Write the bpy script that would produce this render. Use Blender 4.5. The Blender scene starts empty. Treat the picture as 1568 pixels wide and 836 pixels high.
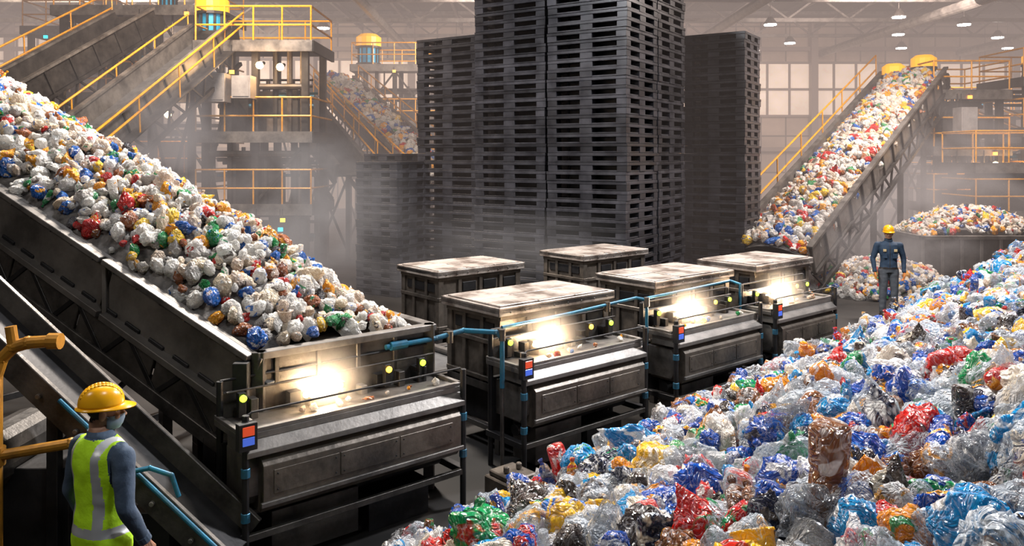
import bpy, math, random
from mathutils import Vector, Matrix, noise, Euler
random.seed(7)
scene = bpy.context.scene
COL = scene.collection

# ------------------------------------------------------------------ helpers
def link(o, parent=None):
    COL.objects.link(o)
    if parent is not None:
        o.parent = parent
    return o

def nt(mat):
    mat.use_nodes = True
    t = mat.node_tree
    t.nodes.clear()
    return t, t.nodes, t.links

def simple_mat(name, col, rough=0.5, metal=0.0, col2=None, nscale=4.0, bump=0.0, bscale=20.0, emit=None, estr=0.0, island=0.0, contrast=(0.35,0.65)):
    m = bpy.data.materials.new(name)
    t, N, L = nt(m)
    out = N.new('ShaderNodeOutputMaterial')
    b = N.new('ShaderNodeBsdfPrincipled')
    L.new(b.outputs[0], out.inputs[0])
    b.inputs['Base Color'].default_value = (*col, 1)
    b.inputs['Roughness'].default_value = rough
    b.inputs['Metallic'].default_value = metal
    tc = N.new('ShaderNodeTexCoord')
    src = None
    if col2 is not None:
        n = N.new('ShaderNodeTexNoise'); n.inputs['Scale'].default_value = nscale
        n.inputs['Detail'].default_value = 6; n.inputs['Roughness'].default_value = 0.65
        L.new(tc.outputs['Object'], n.inputs['Vector'])
        r = N.new('ShaderNodeValToRGB')
        r.color_ramp.elements[0].position = contrast[0]; r.color_ramp.elements[1].position = contrast[1]
        r.color_ramp.elements[0].color = (*col, 1); r.color_ramp.elements[1].color = (*col2, 1)
        L.new(n.outputs[0], r.inputs[0])
        src = r.outputs[0]
        mr = N.new('ShaderNodeMapRange')
        mr.inputs['To Min'].default_value = max(0.05, rough-0.13); mr.inputs['To Max'].default_value = min(1, rough+0.15)
        L.new(n.outputs[0], mr.inputs[0]); L.new(mr.outputs[0], b.inputs['Roughness'])
    if island > 0:
        g = N.new('ShaderNodeNewGeometry')
        mx = N.new('ShaderNodeHueSaturation')
        mr2 = N.new('ShaderNodeMapRange'); mr2.inputs['To Min'].default_value = 1-island; mr2.inputs['To Max'].default_value = 1+island
        L.new(g.outputs['Random Per Island'], mr2.inputs[0]); L.new(mr2.outputs[0], mx.inputs['Value'])
        if src: L.new(src, mx.inputs['Color'])
        else: mx.inputs['Color'].default_value = (*col, 1)
        src = mx.outputs[0]
    if src: L.new(src, b.inputs['Base Color'])
    if bump > 0:
        n2 = N.new('ShaderNodeTexNoise'); n2.inputs['Scale'].default_value = bscale; n2.inputs['Detail'].default_value = 5
        L.new(tc.outputs['Object'], n2.inputs['Vector'])
        bp = N.new('ShaderNodeBump'); bp.inputs['Strength'].default_value = bump; bp.inputs['Distance'].default_value = 0.02
        L.new(n2.outputs[0], bp.inputs['Height']); L.new(bp.outputs[0], b.inputs['Normal'])
    if emit:
        b.inputs['Emission Color'].default_value = (*emit, 1)
        b.inputs['Emission Strength'].default_value = estr
    return m

class MB:
    def __init__(self):
        self.v = []; self.f = []; self.m = []
    def add(self, vs, fs, mi=0):
        o = len(self.v)
        self.v.extend([tuple(x) for x in vs])
        for f in fs:
            self.f.append(tuple(i+o for i in f)); self.m.append(mi)
    def box(self, x0, x1, y0, y1, z0, z1, mi=0):
        vs = [(x0,y0,z0),(x1,y0,z0),(x1,y1,z0),(x0,y1,z0),(x0,y0,z1),(x1,y0,z1),(x1,y1,z1),(x0,y1,z1)]
        fs = [(0,3,2,1),(4,5,6,7),(0,1,5,4),(1,2,6,5),(2,3,7,6),(3,0,4,7)]
        self.add(vs, fs, mi)
    def mbox(self, M, sx, sy, sz, mi=0):
        vs = [M @ Vector((x*sx/2, y*sy/2, z*sz/2)) for z in (-1,1) for (x,y) in ((-1,-1),(1,-1),(1,1),(-1,1))]
        fs = [(0,3,2,1),(4,5,6,7),(0,1,5,4),(1,2,6,5),(2,3,7,6),(3,0,4,7)]
        self.add(vs, fs, mi)
    def beam(self, a, b, w, h, mi=0, up=(0,0,1)):
        a = Vector(a); b = Vector(b); d = b-a
        L = d.length
        if L < 1e-6: return
        d.normalize(); up = Vector(up)
        if abs(d.dot(up)) > 0.98: up = Vector((1,0,0))
        side = d.cross(up).normalized(); u = side.cross(d).normalized()
        M = Matrix((( d.x, side.x, u.x, (a.x+b.x)/2),(d.y, side.y, u.y, (a.y+b.y)/2),(d.z, side.z, u.z, (a.z+b.z)/2),(0,0,0,1)))
        self.mbox(M, L, w, h, mi)
    def cyl(self, a, b, r, mi=0, n=10, r2=None):
        a = Vector(a); b = Vector(b); d = (b-a)
        if d.length < 1e-6: return
        d.normalize(); r2 = r if r2 is None else r2
        up = Vector((0,0,1)) if abs(d.z) < 0.95 else Vector((1,0,0))
        s = d.cross(up).normalized(); u = s.cross(d)
        vs = []
        for c, rr in ((a,r),(b,r2)):
            for i in range(n):
                t = 2*math.pi*i/n
                vs.append(c + s*math.cos(t)*rr + u*math.sin(t)*rr)
        fs = [(i,(i+1)%n,n+(i+1)%n,n+i) for i in range(n)]
        fs.append(tuple(range(n-1,-1,-1))); fs.append(tuple(range(n,2*n)))
        self.add(vs, fs, mi)
    def pipe(self, pts, r, mi=0, n=8):
        for i in range(len(pts)-1):
            self.cyl(pts[i], pts[i+1], r, mi, n)
        for p in pts[1:-1]:
            self.sph(p, r*1.12, r*1.12, r*1.12, mi, 8, 5)
    def sph(self, c, rx, ry, rz, mi=0, n=14, k=8):
        c = Vector(c); vs = [c+Vector((0,0,-rz))]
        for j in range(1,k):
            ph = -math.pi/2+math.pi*j/k
            for i in range(n):
                t = 2*math.pi*i/n
                vs.append(c+Vector((rx*math.cos(ph)*math.cos(t), ry*math.cos(ph)*math.sin(t), rz*math.sin(ph))))
        vs.append(c+Vector((0,0,rz)))
        fs = [(0,1+(i+1)%n,1+i) for i in range(n)]
        for j in range(k-2):
            b0 = 1+j*n; b1 = b0+n
            fs += [(b0+i,b0+(i+1)%n,b1+(i+1)%n,b1+i) for i in range(n)]
        b0 = 1+(k-2)*n; last = len(vs)-1
        fs += [(b0+i,b0+(i+1)%n,last) for i in range(n)]
        self.add(vs, fs, mi)
    def loft(self, rings, mi=0, cap=True):
        n = len(rings[0]); vs = [p for r in rings for p in r]; fs = []
        for j in range(len(rings)-1):
            fs += [(j*n+i, j*n+(i+1)%n, (j+1)*n+(i+1)%n, (j+1)*n+i) for i in range(n)]
        if cap:
            fs.append(tuple(range(n-1,-1,-1))); fs.append(tuple(range((len(rings)-1)*n, len(rings)*n)))
        self.add(vs, fs, mi)
    def prism_x(self, prof, x0, x1, mi=0):
        n = len(prof)
        vs = [(x0,y,z) for y,z in prof]+[(x1,y,z) for y,z in prof]
        fs = [(i,(i+1)%n,n+(i+1)%n,n+i) for i in range(n)]
        fs.append(tuple(range(n-1,-1,-1))); fs.append(tuple(range(n,2*n)))
        self.add(vs, fs, mi)
    def obj(self, name, mats, parent=None, bevel=0.0, smooth=False, loc=None, rotz=0.0, do_link=True):
        me = bpy.data.meshes.new(name)
        me.from_pydata(self.v, [], self.f)
        for mt in mats: me.materials.append(mt)
        me.polygons.foreach_set('material_index', self.m)
        if smooth:
            me.polygons.foreach_set('use_smooth', [True]*len(me.polygons))
        me.update()
        o = bpy.data.objects.new(name, me)
        if do_link: link(o, parent)
        if loc is not None: o.location = loc
        o.rotation_euler[2] = rotz
        if bevel > 0:
            bm = o.modifiers.new('bevel','BEVEL'); bm.width = bevel; bm.segments = 1; bm.limit_method='ANGLE'
        return o

# ------------------------------------------------------------------ materials
M_steel = simple_mat('dark_steel', (0.030,0.027,0.025), 0.42, 0.5, (0.10,0.091,0.082), 3.0, 0.15, 30)
M_steel2 = simple_mat('grey_steel_panel', (0.07,0.065,0.061), 0.42, 0.5, (0.20,0.185,0.17), 2.5, 0.12, 25)
M_bronze = simple_mat('weathered_bronze_metal', (0.045,0.038,0.032), 0.4, 0.45, (0.15,0.125,0.102), 2.2, 0.2, 18)
M_lid = simple_mat('weathered_lid', (0.13,0.10,0.082), 0.42, 0.3, (0.36,0.315,0.28), 3.0, 0.35, 14, contrast=(0.36,0.54))
M_black = simple_mat('black_iron', (0.008,0.008,0.009), 0.5, 0.4, (0.022,0.021,0.022), 5, 0.1, 30)
M_frame = simple_mat('dark_structural_frame', (0.010,0.0095,0.0095), 0.5, 0.4, (0.045,0.041,0.038), 2.5, 0.1, 30)
M_yel = simple_mat('yellow_paint', (0.72,0.33,0.015), 0.42, 0.1, (0.48,0.20,0.015), 6)
M_capglow = simple_mat('yellow_cap_glow', (0.9,0.45,0.02), 0.35, 0.0, emit=(1.0,0.42,0.01), estr=0.8)  # yellow motor cap, given a slight glow of its own
M_yelpipe = simple_mat('ochre_pipe_paint', (0.55,0.25,0.025), 0.4, 0.3, (0.28,0.13,0.02), 5)
M_blue = simple_mat('blue_pipe_paint', (0.012,0.16,0.28), 0.4, 0.3, (0.03,0.08,0.12), 7)
M_cyan = simple_mat('cyan_motor_paint_glow', (0.01,0.22,0.36), 0.35, 0.2, emit=(0.0,0.4,0.7), estr=0.3)  # motor body paint with a weak glow added to its colour
M_belt = simple_mat('rubber_belt', (0.03,0.03,0.032), 0.6, 0.0, (0.06,0.06,0.06), 5, 0.2, 40)
M_lampw = simple_mat('warm_bulb', (1,0.8,0.5), 0.4, emit=(1.0,0.55,0.18), estr=60)
M_lamph = simple_mat('hot_bulb_cluster', (1,0.8,0.5), 0.4, emit=(1.0,0.78,0.5), estr=300)
M_lampy = simple_mat('yellow_indicator', (1,0.8,0.1), 0.4, emit=(1.0,0.5,0.03), estr=7)
M_lampg = simple_mat('green_indicator', (0.6,1,0.1), 0.4, emit=(0.6,1.0,0.03), estr=4)
M_lampc = simple_mat('cyan_indicator', (0.1,0.9,1), 0.4, emit=(0.0,0.75,1.0), estr=5)
M_lampo = simple_mat('orange_indicator', (1,0.4,0.1), 0.4, emit=(1.0,0.22,0.02), estr=5)
M_lampr = simple_mat('high_bay_glow', (1,1,1), 0.4, emit=(1.0,0.92,0.84), estr=60)
M_scr_r = simple_mat('screen_red', (0.6,0.05,0.02), 0.3, emit=(1.0,0.12,0.03), estr=0.35)
M_scr_b = simple_mat('screen_blue', (0.05,0.1,0.6), 0.3, emit=(0.1,0.25,1.0), estr=0.35)
M_core = simple_mat('compacted_waste',(0.03,0.027,0.026),0.6,0,(0.17,0.155,0.145),9,0.4,20)
M_pallet = simple_mat('black_plastic_pallet', (0.012,0.012,0.015), 0.33, 0.0, (0.033,0.033,0.039), 3.0, 0.05, 30, island=0.5)

def mat_floor():
    m = bpy.data.materials.new('wet_concrete_floor'); t,N,L = nt(m)
    out = N.new('ShaderNodeOutputMaterial'); b = N.new('ShaderNodeBsdfPrincipled'); L.new(b.outputs[0], out.inputs[0])
    tc = N.new('ShaderNodeTexCoord'); n = N.new('ShaderNodeTexNoise'); n.inputs['Scale'].default_value=0.7; n.inputs['Detail'].default_value=8
    L.new(tc.outputs['Object'], n.inputs['Vector'])
    r = N.new('ShaderNodeValToRGB'); r.color_ramp.elements[0].color=(0.005,0.0048,0.0048,1); r.color_ramp.elements[1].color=(0.025,0.022,0.020,1)
    r.color_ramp.elements[0].position=0.35; r.color_ramp.elements[1].position=0.7
    L.new(n.outputs[0], r.inputs[0]); L.new(r.outputs[0], b.inputs['Base Color'])
    mr = N.new('ShaderNodeMapRange'); mr.inputs['To Min'].default_value=0.4; mr.inputs['To Max'].default_value=0.95
    L.new(n.outputs[0], mr.inputs[0]); L.new(mr.outputs[0], b.inputs['Roughness'])
    b.inputs['Specular IOR Level'].default_value=0.3
    return m
def mat_clad(name, c1, c2, c3, sx, sz, axis='x'):
    m = bpy.data.materials.new(name); t,N,L = nt(m)
    out = N.new('ShaderNodeOutputMaterial'); b = N.new('ShaderNodeBsdfPrincipled'); L.new(b.outputs[0], out.inputs[0])
    tc = N.new('ShaderNodeTexCoord'); sep = N.new('ShaderNodeSeparateXYZ'); cmb = N.new('ShaderNodeCombineXYZ')
    L.new(tc.outputs['Object'], sep.inputs[0])
    L.new(sep.outputs[0 if axis=='x' else 1], cmb.inputs[0]); L.new(sep.outputs[2], cmb.inputs[1])
    br = N.new('ShaderNodeTexBrick'); br.offset = 0.0
    br.inputs['Scale'].default_value = 1.0; br.inputs['Brick Width'].default_value = sx; br.inputs['Row Height'].default_value = sz
    br.inputs['Mortar Size'].default_value = 0.05
    br.inputs['Color1'].default_value=(*c1,1); br.inputs['Color2'].default_value=(*c2,1); br.inputs['Mortar'].default_value=(*c3,1)
    L.new(cmb.outputs[0], br.inputs['Vector'])
    w = N.new('ShaderNodeTexNoise'); w.inputs['Scale'].default_value=0.6; w.inputs['Detail'].default_value=6
    L.new(tc.outputs['Object'], w.inputs['Vector'])
    mx = N.new('ShaderNodeMix'); mx.data_type='RGBA'; mx.blend_type='MULTIPLY'; mx.inputs[0].default_value=0.7
    L.new(br.outputs[0], mx.inputs[6]); L.new(w.outputs[0], mx.inputs[7]); L.new(mx.outputs[2], b.inputs['Base Color'])
    b.inputs['Roughness'].default_value=0.6
    return m
M_wall = mat_clad('cream_cladding', (0.66,0.52,0.42),(0.48,0.38,0.31),(0.16,0.12,0.10),1.5,2.2)
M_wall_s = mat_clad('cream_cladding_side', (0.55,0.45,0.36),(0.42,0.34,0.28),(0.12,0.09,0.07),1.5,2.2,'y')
M_ceil = mat_clad('dark_roof_sheet', (0.05,0.044,0.042),(0.035,0.031,0.03),(0.02,0.02,0.02),1.0,50)
M_win = simple_mat('translucent_daylight_panel', (0.8,0.7,0.6), 0.5, col2=(0.5,0.42,0.35), nscale=0.8, emit=(1.0,0.76,0.6), estr=0.75)
M_mull = simple_mat('window_mullion', (0.2,0.16,0.14), 0.5)

# ------------------------------------------------------------------ waste items
def mat_waste(name, stops, clear_max, transp=0.45, rough=0.12, second=0.55, transl=0.25, foldw=0.55, transp_col=0.25):
    m = bpy.data.materials.new(name); t,N,L = nt(m)
    out = N.new('ShaderNodeOutputMaterial'); b = N.new('ShaderNodeBsdfPrincipled')
    oi = N.new('ShaderNodeObjectInfo')
    def math_(op, a=None, bb=None, va=None, vb=None, clamp=False):
        n_ = N.new('ShaderNodeMath'); n_.operation=op; n_.use_clamp=clamp
        if a is not None: L.new(a, n_.inputs[0])
        if bb is not None: L.new(bb, n_.inputs[1])
        if va is not None: n_.inputs[0].default_value=va
        if vb is not None: n_.inputs[1].default_value=vb
        return n_.outputs[0]
    r = N.new('ShaderNodeValToRGB'); cr = r.color_ramp; cr.interpolation='CONSTANT'
    while len(cr.elements) > 1: cr.elements.remove(cr.elements[-1])
    cr.elements[0].position = 0; cr.elements[0].color = (*stops[0][1],1)
    for p,c in stops[1:]:
        e = cr.elements.new(p); e.color = (*c,1)
    L.new(oi.outputs['Random'], r.inputs[0])
    fr = math_('FRACT', math_('MULTIPLY', oi.outputs['Random'], vb=17.37))
    r2 = N.new('ShaderNodeValToRGB'); c2 = r2.color_ramp; c2.interpolation='CONSTANT'
    c2.elements[0].color=(0.75,0.74,0.72,1); c2.elements[1].position=0.42; c2.elements[1].color=(0.10,0.08,0.07,1)
    for p,c in ((0.56,(0.85,0.38,0.03)),(0.66,(0.01,0.15,0.55)),(0.81,(0.55,0.02,0.012)),(0.86,(0.8,0.70,0.55)),(0.94,(0.01,0.3,0.10))):
        e = c2.elements.new(p); e.color=(*c,1)
    L.new(fr, r2.inputs[0])
    tc = N.new('ShaderNodeTexCoord'); ad = N.new('ShaderNodeVectorMath'); ad.operation='ADD'
    sc = math_('MULTIPLY', oi.outputs['Random'], vb=40)
    L.new(tc.outputs['Object'], ad.inputs[0]); L.new(sc, ad.inputs[1])
    n = N.new('ShaderNodeTexNoise'); n.inputs['Scale'].default_value=1.2; n.inputs['Detail'].default_value=2; n.inputs['Distortion'].default_value=1.0
    L.new(ad.outputs[0], n.inputs['Vector'])
    nr = N.new('ShaderNodeMapRange'); nr.inputs['From Min'].default_value=second; nr.inputs['From Max'].default_value=second+0.05
    L.new(n.outputs[0], nr.inputs[0])
    mx = N.new('ShaderNodeMix'); mx.data_type='RGBA'
    L.new(nr.outputs[0], mx.inputs[0]); L.new(r.outputs[0], mx.inputs[6]); L.new(r2.outputs[0], mx.inputs[7])
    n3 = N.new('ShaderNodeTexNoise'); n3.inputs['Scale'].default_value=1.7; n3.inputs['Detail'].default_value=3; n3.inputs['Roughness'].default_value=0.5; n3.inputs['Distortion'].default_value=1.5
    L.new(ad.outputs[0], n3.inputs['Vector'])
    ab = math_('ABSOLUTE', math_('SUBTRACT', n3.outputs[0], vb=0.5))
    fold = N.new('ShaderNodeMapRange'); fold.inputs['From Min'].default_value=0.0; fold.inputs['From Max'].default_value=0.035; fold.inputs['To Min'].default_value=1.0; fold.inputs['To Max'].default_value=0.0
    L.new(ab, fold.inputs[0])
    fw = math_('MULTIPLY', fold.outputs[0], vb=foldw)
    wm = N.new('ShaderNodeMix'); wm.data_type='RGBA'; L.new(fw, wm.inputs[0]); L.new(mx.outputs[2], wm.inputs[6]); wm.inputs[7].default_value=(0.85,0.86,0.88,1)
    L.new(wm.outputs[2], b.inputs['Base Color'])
    b.inputs['Roughness'].default_value=rough; b.inputs['IOR'].default_value=1.6; b.inputs['Specular IOR Level'].default_value=0.9
    bp = N.new('ShaderNodeBump'); bp.inputs['Strength'].default_value=0.75; bp.inputs['Distance'].default_value=0.2
    L.new(ab, bp.inputs['Height']); L.new(bp.outputs[0], b.inputs['Normal'])
    tr = N.new('ShaderNodeBsdfTranslucent'); L.new(wm.outputs[2], tr.inputs[0])
    ms = N.new('ShaderNodeMixShader'); ms.inputs[0].default_value=transl; L.new(b.outputs[0], ms.inputs[1]); L.new(tr.outputs[0], ms.inputs[2])
    tp = N.new('ShaderNodeBsdfTransparent')
    tpm = N.new('ShaderNodeMix'); tpm.data_type='RGBA'; tpm.inputs[0].default_value=0.2; tpm.inputs[7].default_value=(1,1,1,1); L.new(mx.outputs[2], tpm.inputs[6]); 
    lt = N.new('ShaderNodeMath'); lt.operation='LESS_THAN'; lt.inputs[1].default_value=clear_max; L.new(oi.outputs['Random'], lt.inputs[0])
    tcl = N.new('ShaderNodeMapRange'); tcl.inputs['To Min'].default_value=transp_col; tcl.inputs['To Max'].default_value=transp; L.new(lt.outputs[0], tcl.inputs[0])
    cc = N.new('ShaderNodeMix'); cc.data_type='RGBA'; L.new(lt.outputs[0], cc.inputs[0]); L.new(tpm.outputs[2], cc.inputs[6]); cc.inputs[7].default_value=(0.93,0.95,0.97,1)
    L.new(cc.outputs[2], tp.inputs[0])
    lw = N.new('ShaderNodeLayerWeight'); lw.inputs[0].default_value=0.35; L.new(bp.outputs[0], lw.inputs['Normal'])
    inv = math_('SUBTRACT', va=1.0, bb=lw.outputs['Facing'])
    inf = math_('SUBTRACT', va=1.0, bb=fw)
    m2 = math_('MULTIPLY', math_('MULTIPLY', inv, inf), tcl.outputs[0], clamp=True)
    ms2 = N.new('ShaderNodeMixShader'); L.new(m2, ms2.inputs[0]); L.new(ms.outputs[0], ms2.inputs[1]); L.new(tp.outputs[0], ms2.inputs[2])
    L.new(ms2.outputs[0], out.inputs[0])
    return m
M_wasteA = mat_waste('mixed_plastic_film', [
    (0,(0.48,0.53,0.58)),(0.25,(0.76,0.75,0.74)),(0.35,(0.22,0.24,0.27)),(0.43,(0.05,0.035,0.03)),(0.48,(0.003,0.07,0.40)),(0.57,(0.005,0.25,0.56)),
    (0.66,(0.60,0.012,0.006)),(0.71,(0.76,0.26,0.006)),(0.76,(0.005,0.28,0.08)),(0.80,(0.22,0.08,0.025)),(0.85,(0.78,0.69,0.58)),(0.91,(0.02,0.025,0.055)),(0.96,(0.85,0.5,0.02))], 0.43, transp=0.88, foldw=0.35, rough=0.07, transp_col=0.3, transl=0.2)
M_wasteB = mat_waste('sorted_plastic_pieces', [
    (0,(0.90,0.87,0.82)),(0.36,(0.86,0.72,0.54)),(0.46,(0.60,0.56,0.52)),(0.55,(0.006,0.12,0.48)),(0.62,(0.60,0.015,0.008)),(0.67,(0.92,0.40,0.015)),
    (0.76,(0.01,0.27,0.07)),(0.79,(0.36,0.11,0.03)),(0.85,(0.74,0.60,0.48)),(0.93,(0.05,0.04,0.045)),(0.96,(0.92,0.6,0.04))], 0.36, transp=0.25, rough=0.12, second=0.59, foldw=0.15, transp_col=0.0, transl=0.25)

import bmesh
def bag_mesh(name, seed, kind, mat):
    rnd = random.Random(seed)
    me = bpy.data.meshes.new(name)
    bm = bmesh.new()
    if kind == 'bag':
        bmesh.ops.create_icosphere(bm, subdivisions=4, radius=1.0)
        off = Vector((seed*3.7, seed*1.3, seed*7.1))
        sx, sy, sz = rnd.uniform(0.85,1.3), rnd.uniform(0.72,1.0), rnd.uniform(0.58,0.85)
        knot = rnd.random() < 0.5
        for v in bm.verts:
            p = v.co.copy()
            w = Vector((noise.noise(p*1.5+off), noise.noise(p*1.5+off*2), noise.noise(p*1.5+off*3)))*0.3
            pw = p+w
            d = noise.voronoi(pw*1.15+off)[0]
            cre = min(0.35, d[1]-d[0])
            ri = max(0, 1-abs(noise.noise(pw*1.7+off*1.7))*3.0)**2
            ri2 = max(0, 1-abs(noise.noise(pw*4.0+off*2.3))*3.0)**2
            r = 0.78 + 0.24*noise.noise(p*1.1+off) + 0.28*cre + 0.13*ri + 0.045*ri2
            q = p*r
            if knot:
                a = max(0, p.x-0.6)/0.4
                q = Vector((q.x+0.3*a*a, q.y*(1-0.6*a), q.z*(1-0.6*a)))
            v.co = Vector((q.x*sx, q.y*sy, q.z*sz))
    else:
        n = 20
        if kind == 'bottle':
            prof = [(0,-1.3),(0.42,-1.3),(0.5,-1.2),(0.5,-0.5),(0.44,-0.4),(0.5,-0.3),(0.5,0.4),(0.42,0.7),(0.2,0.95),(0.16,1.0),(0.16,1.15),(0.21,1.15),(0.21,1.35),(0,1.35)]
        else:
            prof = [(0,-0.6),(0.55,-0.6),(0.62,-0.5),(0.75,0.45),(0.82,0.47),(0.82,0.55),(0.7,0.56),(0.6,0.3),(0.0,0.25)]
        off = Vector((seed*2.1,seed*5.1,0))
        rows = []
        for (r,z) in prof:
            row = []
            for i in range(n):
                a = 2*math.pi*i/n
                p = Vector((r*math.cos(a), r*math.sin(a), z))
                k = 1+0.35*noise.noise(p*1.6+off)
                row.append(bm.verts.new((z, p.x*k*0.95, p.y*k*0.8)))
            rows.append(row)
        for a,b in zip(rows[:-1],rows[1:]):
            for i in range(n):
                try: bm.faces.new((a[i],a[(i+1)%n],b[(i+1)%n],b[i]))
                except ValueError: pass
        bmesh.ops.remove_doubles(bm, verts=bm.verts, dist=0.001)
        bmesh.ops.recalc_face_normals(bm, faces=bm.faces)
    for f in bm.faces: f.smooth = True
    bm.to_mesh(me); bm.free()
    me.materials.append(mat)
    return me
def waste_collection(cname, mat):
    c = bpy.data.collections.new(cname)
    kinds = ['bag']*9+['bottle','bottle','tub']
    for i,k in enumerate(kinds):
        me = bag_mesh('%s_piece_%02d'%(cname,i), i+1, k, mat)
        o = bpy.data.objects.new('%s_piece_%02d'%(cname,i), me)
        c.objects.link(o)
    return c, len(kinds)
CA, NA = waste_collection('plastic_film', M_wasteA)
CB, NB = waste_collection('plastic_pieces', M_wasteB)

def gn_group(col):
    g = bpy.data.node_groups.new('scatter_'+col.name, 'GeometryNodeTree')
    g.interface.new_socket('Geometry', in_out='INPUT', socket_type='NodeSocketGeometry')
    g.interface.new_socket('Geometry', in_out='OUTPUT', socket_type='NodeSocketGeometry')
    N = g.nodes; L = g.links
    gi = N.new('NodeGroupInput'); go = N.new('NodeGroupOutput')
    ci = N.new('GeometryNodeCollectionInfo'); ci.inputs['Collection'].default_value = col
    ci.inputs['Separate Children'].default_value = True; ci.inputs['Reset Children'].default_value = True
    ip = N.new('GeometryNodeInstanceOnPoints'); ip.inputs['Pick Instance'].default_value = True
    def na(nm, ty):
        n = N.new('GeometryNodeInputNamedAttribute'); n.data_type = ty; n.inputs['Name'].default_value = nm
        return [o for o in n.outputs if o.enabled and o.name=='Attribute'][0]
    L.new(gi.outputs[0], ip.inputs['Points']); L.new(ci.outputs[0], ip.inputs['Instance'])
    L.new(na('idx','INT'), ip.inputs['Instance Index'])
    e2r = N.new('FunctionNodeEulerToRotation'); L.new(na('rot','FLOAT_VECTOR'), e2r.inputs[0]); L.new(e2r.outputs[0], ip.inputs['Rotation'])
    L.new(na('scl','FLOAT_VECTOR'), ip.inputs['Scale'])
    L.new(ip.outputs[0], go.inputs[0])
    return g
GA = gn_group(CA); GB = gn_group(CB)
def scatter(name, pts, group, ncol, parent):
    me = bpy.data.meshes.new(name)
    me.from_pydata([p[:3] for p in pts], [], [])
    a = me.attributes.new('idx','INT','POINT'); a.data.foreach_set('value', [random.randrange(ncol) if random.random()>0.3 else random.randrange(9) for _ in pts])
    a = me.attributes.new('rot','FLOAT_VECTOR','POINT'); a.data.foreach_set('vector', [random.uniform(-3.14,3.14) for _ in range(3*len(pts))])
    s = []
    for p in pts:
        r = p[3]; s += [r*random.uniform(0.85,1.2) for _ in range(3)]
    a = me.attributes.new('scl','FLOAT_VECTOR','POINT'); a.data.foreach_set('vector', s)
    o = bpy.data.objects.new(name, me); link(o, parent)
    md = o.modifiers.new('scatter','NODES'); md.node_group = group
    return o

# ------------------------------------------------------------------ frames
ANG = math.radians(40.3)
O = Vector((-2.1,6.5,0)); D = Vector((math.cos(ANG),math.sin(ANG),0)); Nn = Vector((-math.sin(ANG),math.cos(ANG),0))
def ST(s,t,z=0): return O + D*s + Nn*t + Vector((0,0,z))

# ------------------------------------------------------------------ shell
def shell():
    b = MB(); b.box(-32,32,-6,48,-0.2,0); b.obj('floor',[mat_floor()])
    b = MB(); b.box(-32,32,48,48.3,0,11.2); b.obj('wall_far',[M_wall])
    b = MB(); b.box(-32.3,-32,-6,48.3,0,11.2); b.obj('wall_left',[M_wall_s])
    b = MB(); b.box(32,32.3,-6,48.3,0,11.2); b.obj('wall_right',[M_wall_s])
    b = MB(); b.box(-32.3,32.3,-6,48.3,11.2,11.4); b.obj('ceiling',[M_ceil])
    k = 1
    for x0,x1,z0,z1 in ((-31,-21,7.2,10.6),(-20,-9,5.2,9.0),(-8,2,5.2,9.0),(3,13,5.2,9.0),(14,22,5.6,8.8),(23,31,5.6,8.8)):
        b = MB(); b.box(x0,x1,47.9,47.99,z0,z1,0)
        n = int((x1-x0)/1.25)
        for i in range(n+1):
            x = x0+(x1-x0)*i/n; b.box(x-0.06,x+0.06,47.8,47.9,z0,z1,1)
        for z in (z0,(z0+z1)/2,z1): b.box(x0,x1,47.78,47.9,z-0.07,z+0.07,1)
        b.obj('window_%d'%k,[M_win,M_mull]); k += 1
    b = MB()
    for x in range(-30,31,6):
        b.box(x-0.2,x+0.2,47.3,47.75,0,11.1)
    for z in (3.6,9.6): b.box(-31.8,31.8,47.5,47.75,z-0.12,z+0.12)
    b.obj('trim_1',[M_mull])
    for y in (12,20,28,34,39,44):
        b = MB()
        b.box(-31.9,31.9,y-0.12,y+0.12,11.0,11.18); b.box(-31.9,31.9,y-0.1,y+0.1,9.75,9.93)
        x = -31.5; s = 0
        while x < 31:
            z0,z1 = (9.9,11.0) if s==0 else (11.0,9.9)
            b.beam((x,y,z0),(x+1.5,y,z1),0.09,0.09); x += 1.5; s = 1-s
        b.obj('roof_truss',[M_steel])
    b = MB()
    for x in range(-30,31,3): b.box(x-0.07,x+0.07,4,47.9,10.78,10.98)
    b.obj('roof_purlins',[M_steel])
    b = MB()
    for x in (-16,-6,9.9,18.4,26.5):
        b.cyl((x,14,9.3),(x,47.2,9.3),0.22,0,12)
    b.obj('ventilation_duct',[M_steel2])
shell()
for (x,y) in [(-20,40),(-14,44),(-9,38),(-3,43),(5,42),(12,37),(15,43),(19.4,40),(22,45),(25,41),(28,45),(17,35),(-24,45),(14,46),(21,37)]:
    b = MB(); b.cyl((x,y,10.7),(x,y,9.55),0.02,0,6); b.cyl((x,y,9.65),(x,y,9.3),0.1,0,12,0.34); b.cyl((x,y,9.3),(x,y,9.26),0.28,1,14)
    b.obj('high_bay_lamp',[M_steel,M_lampr])

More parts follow.
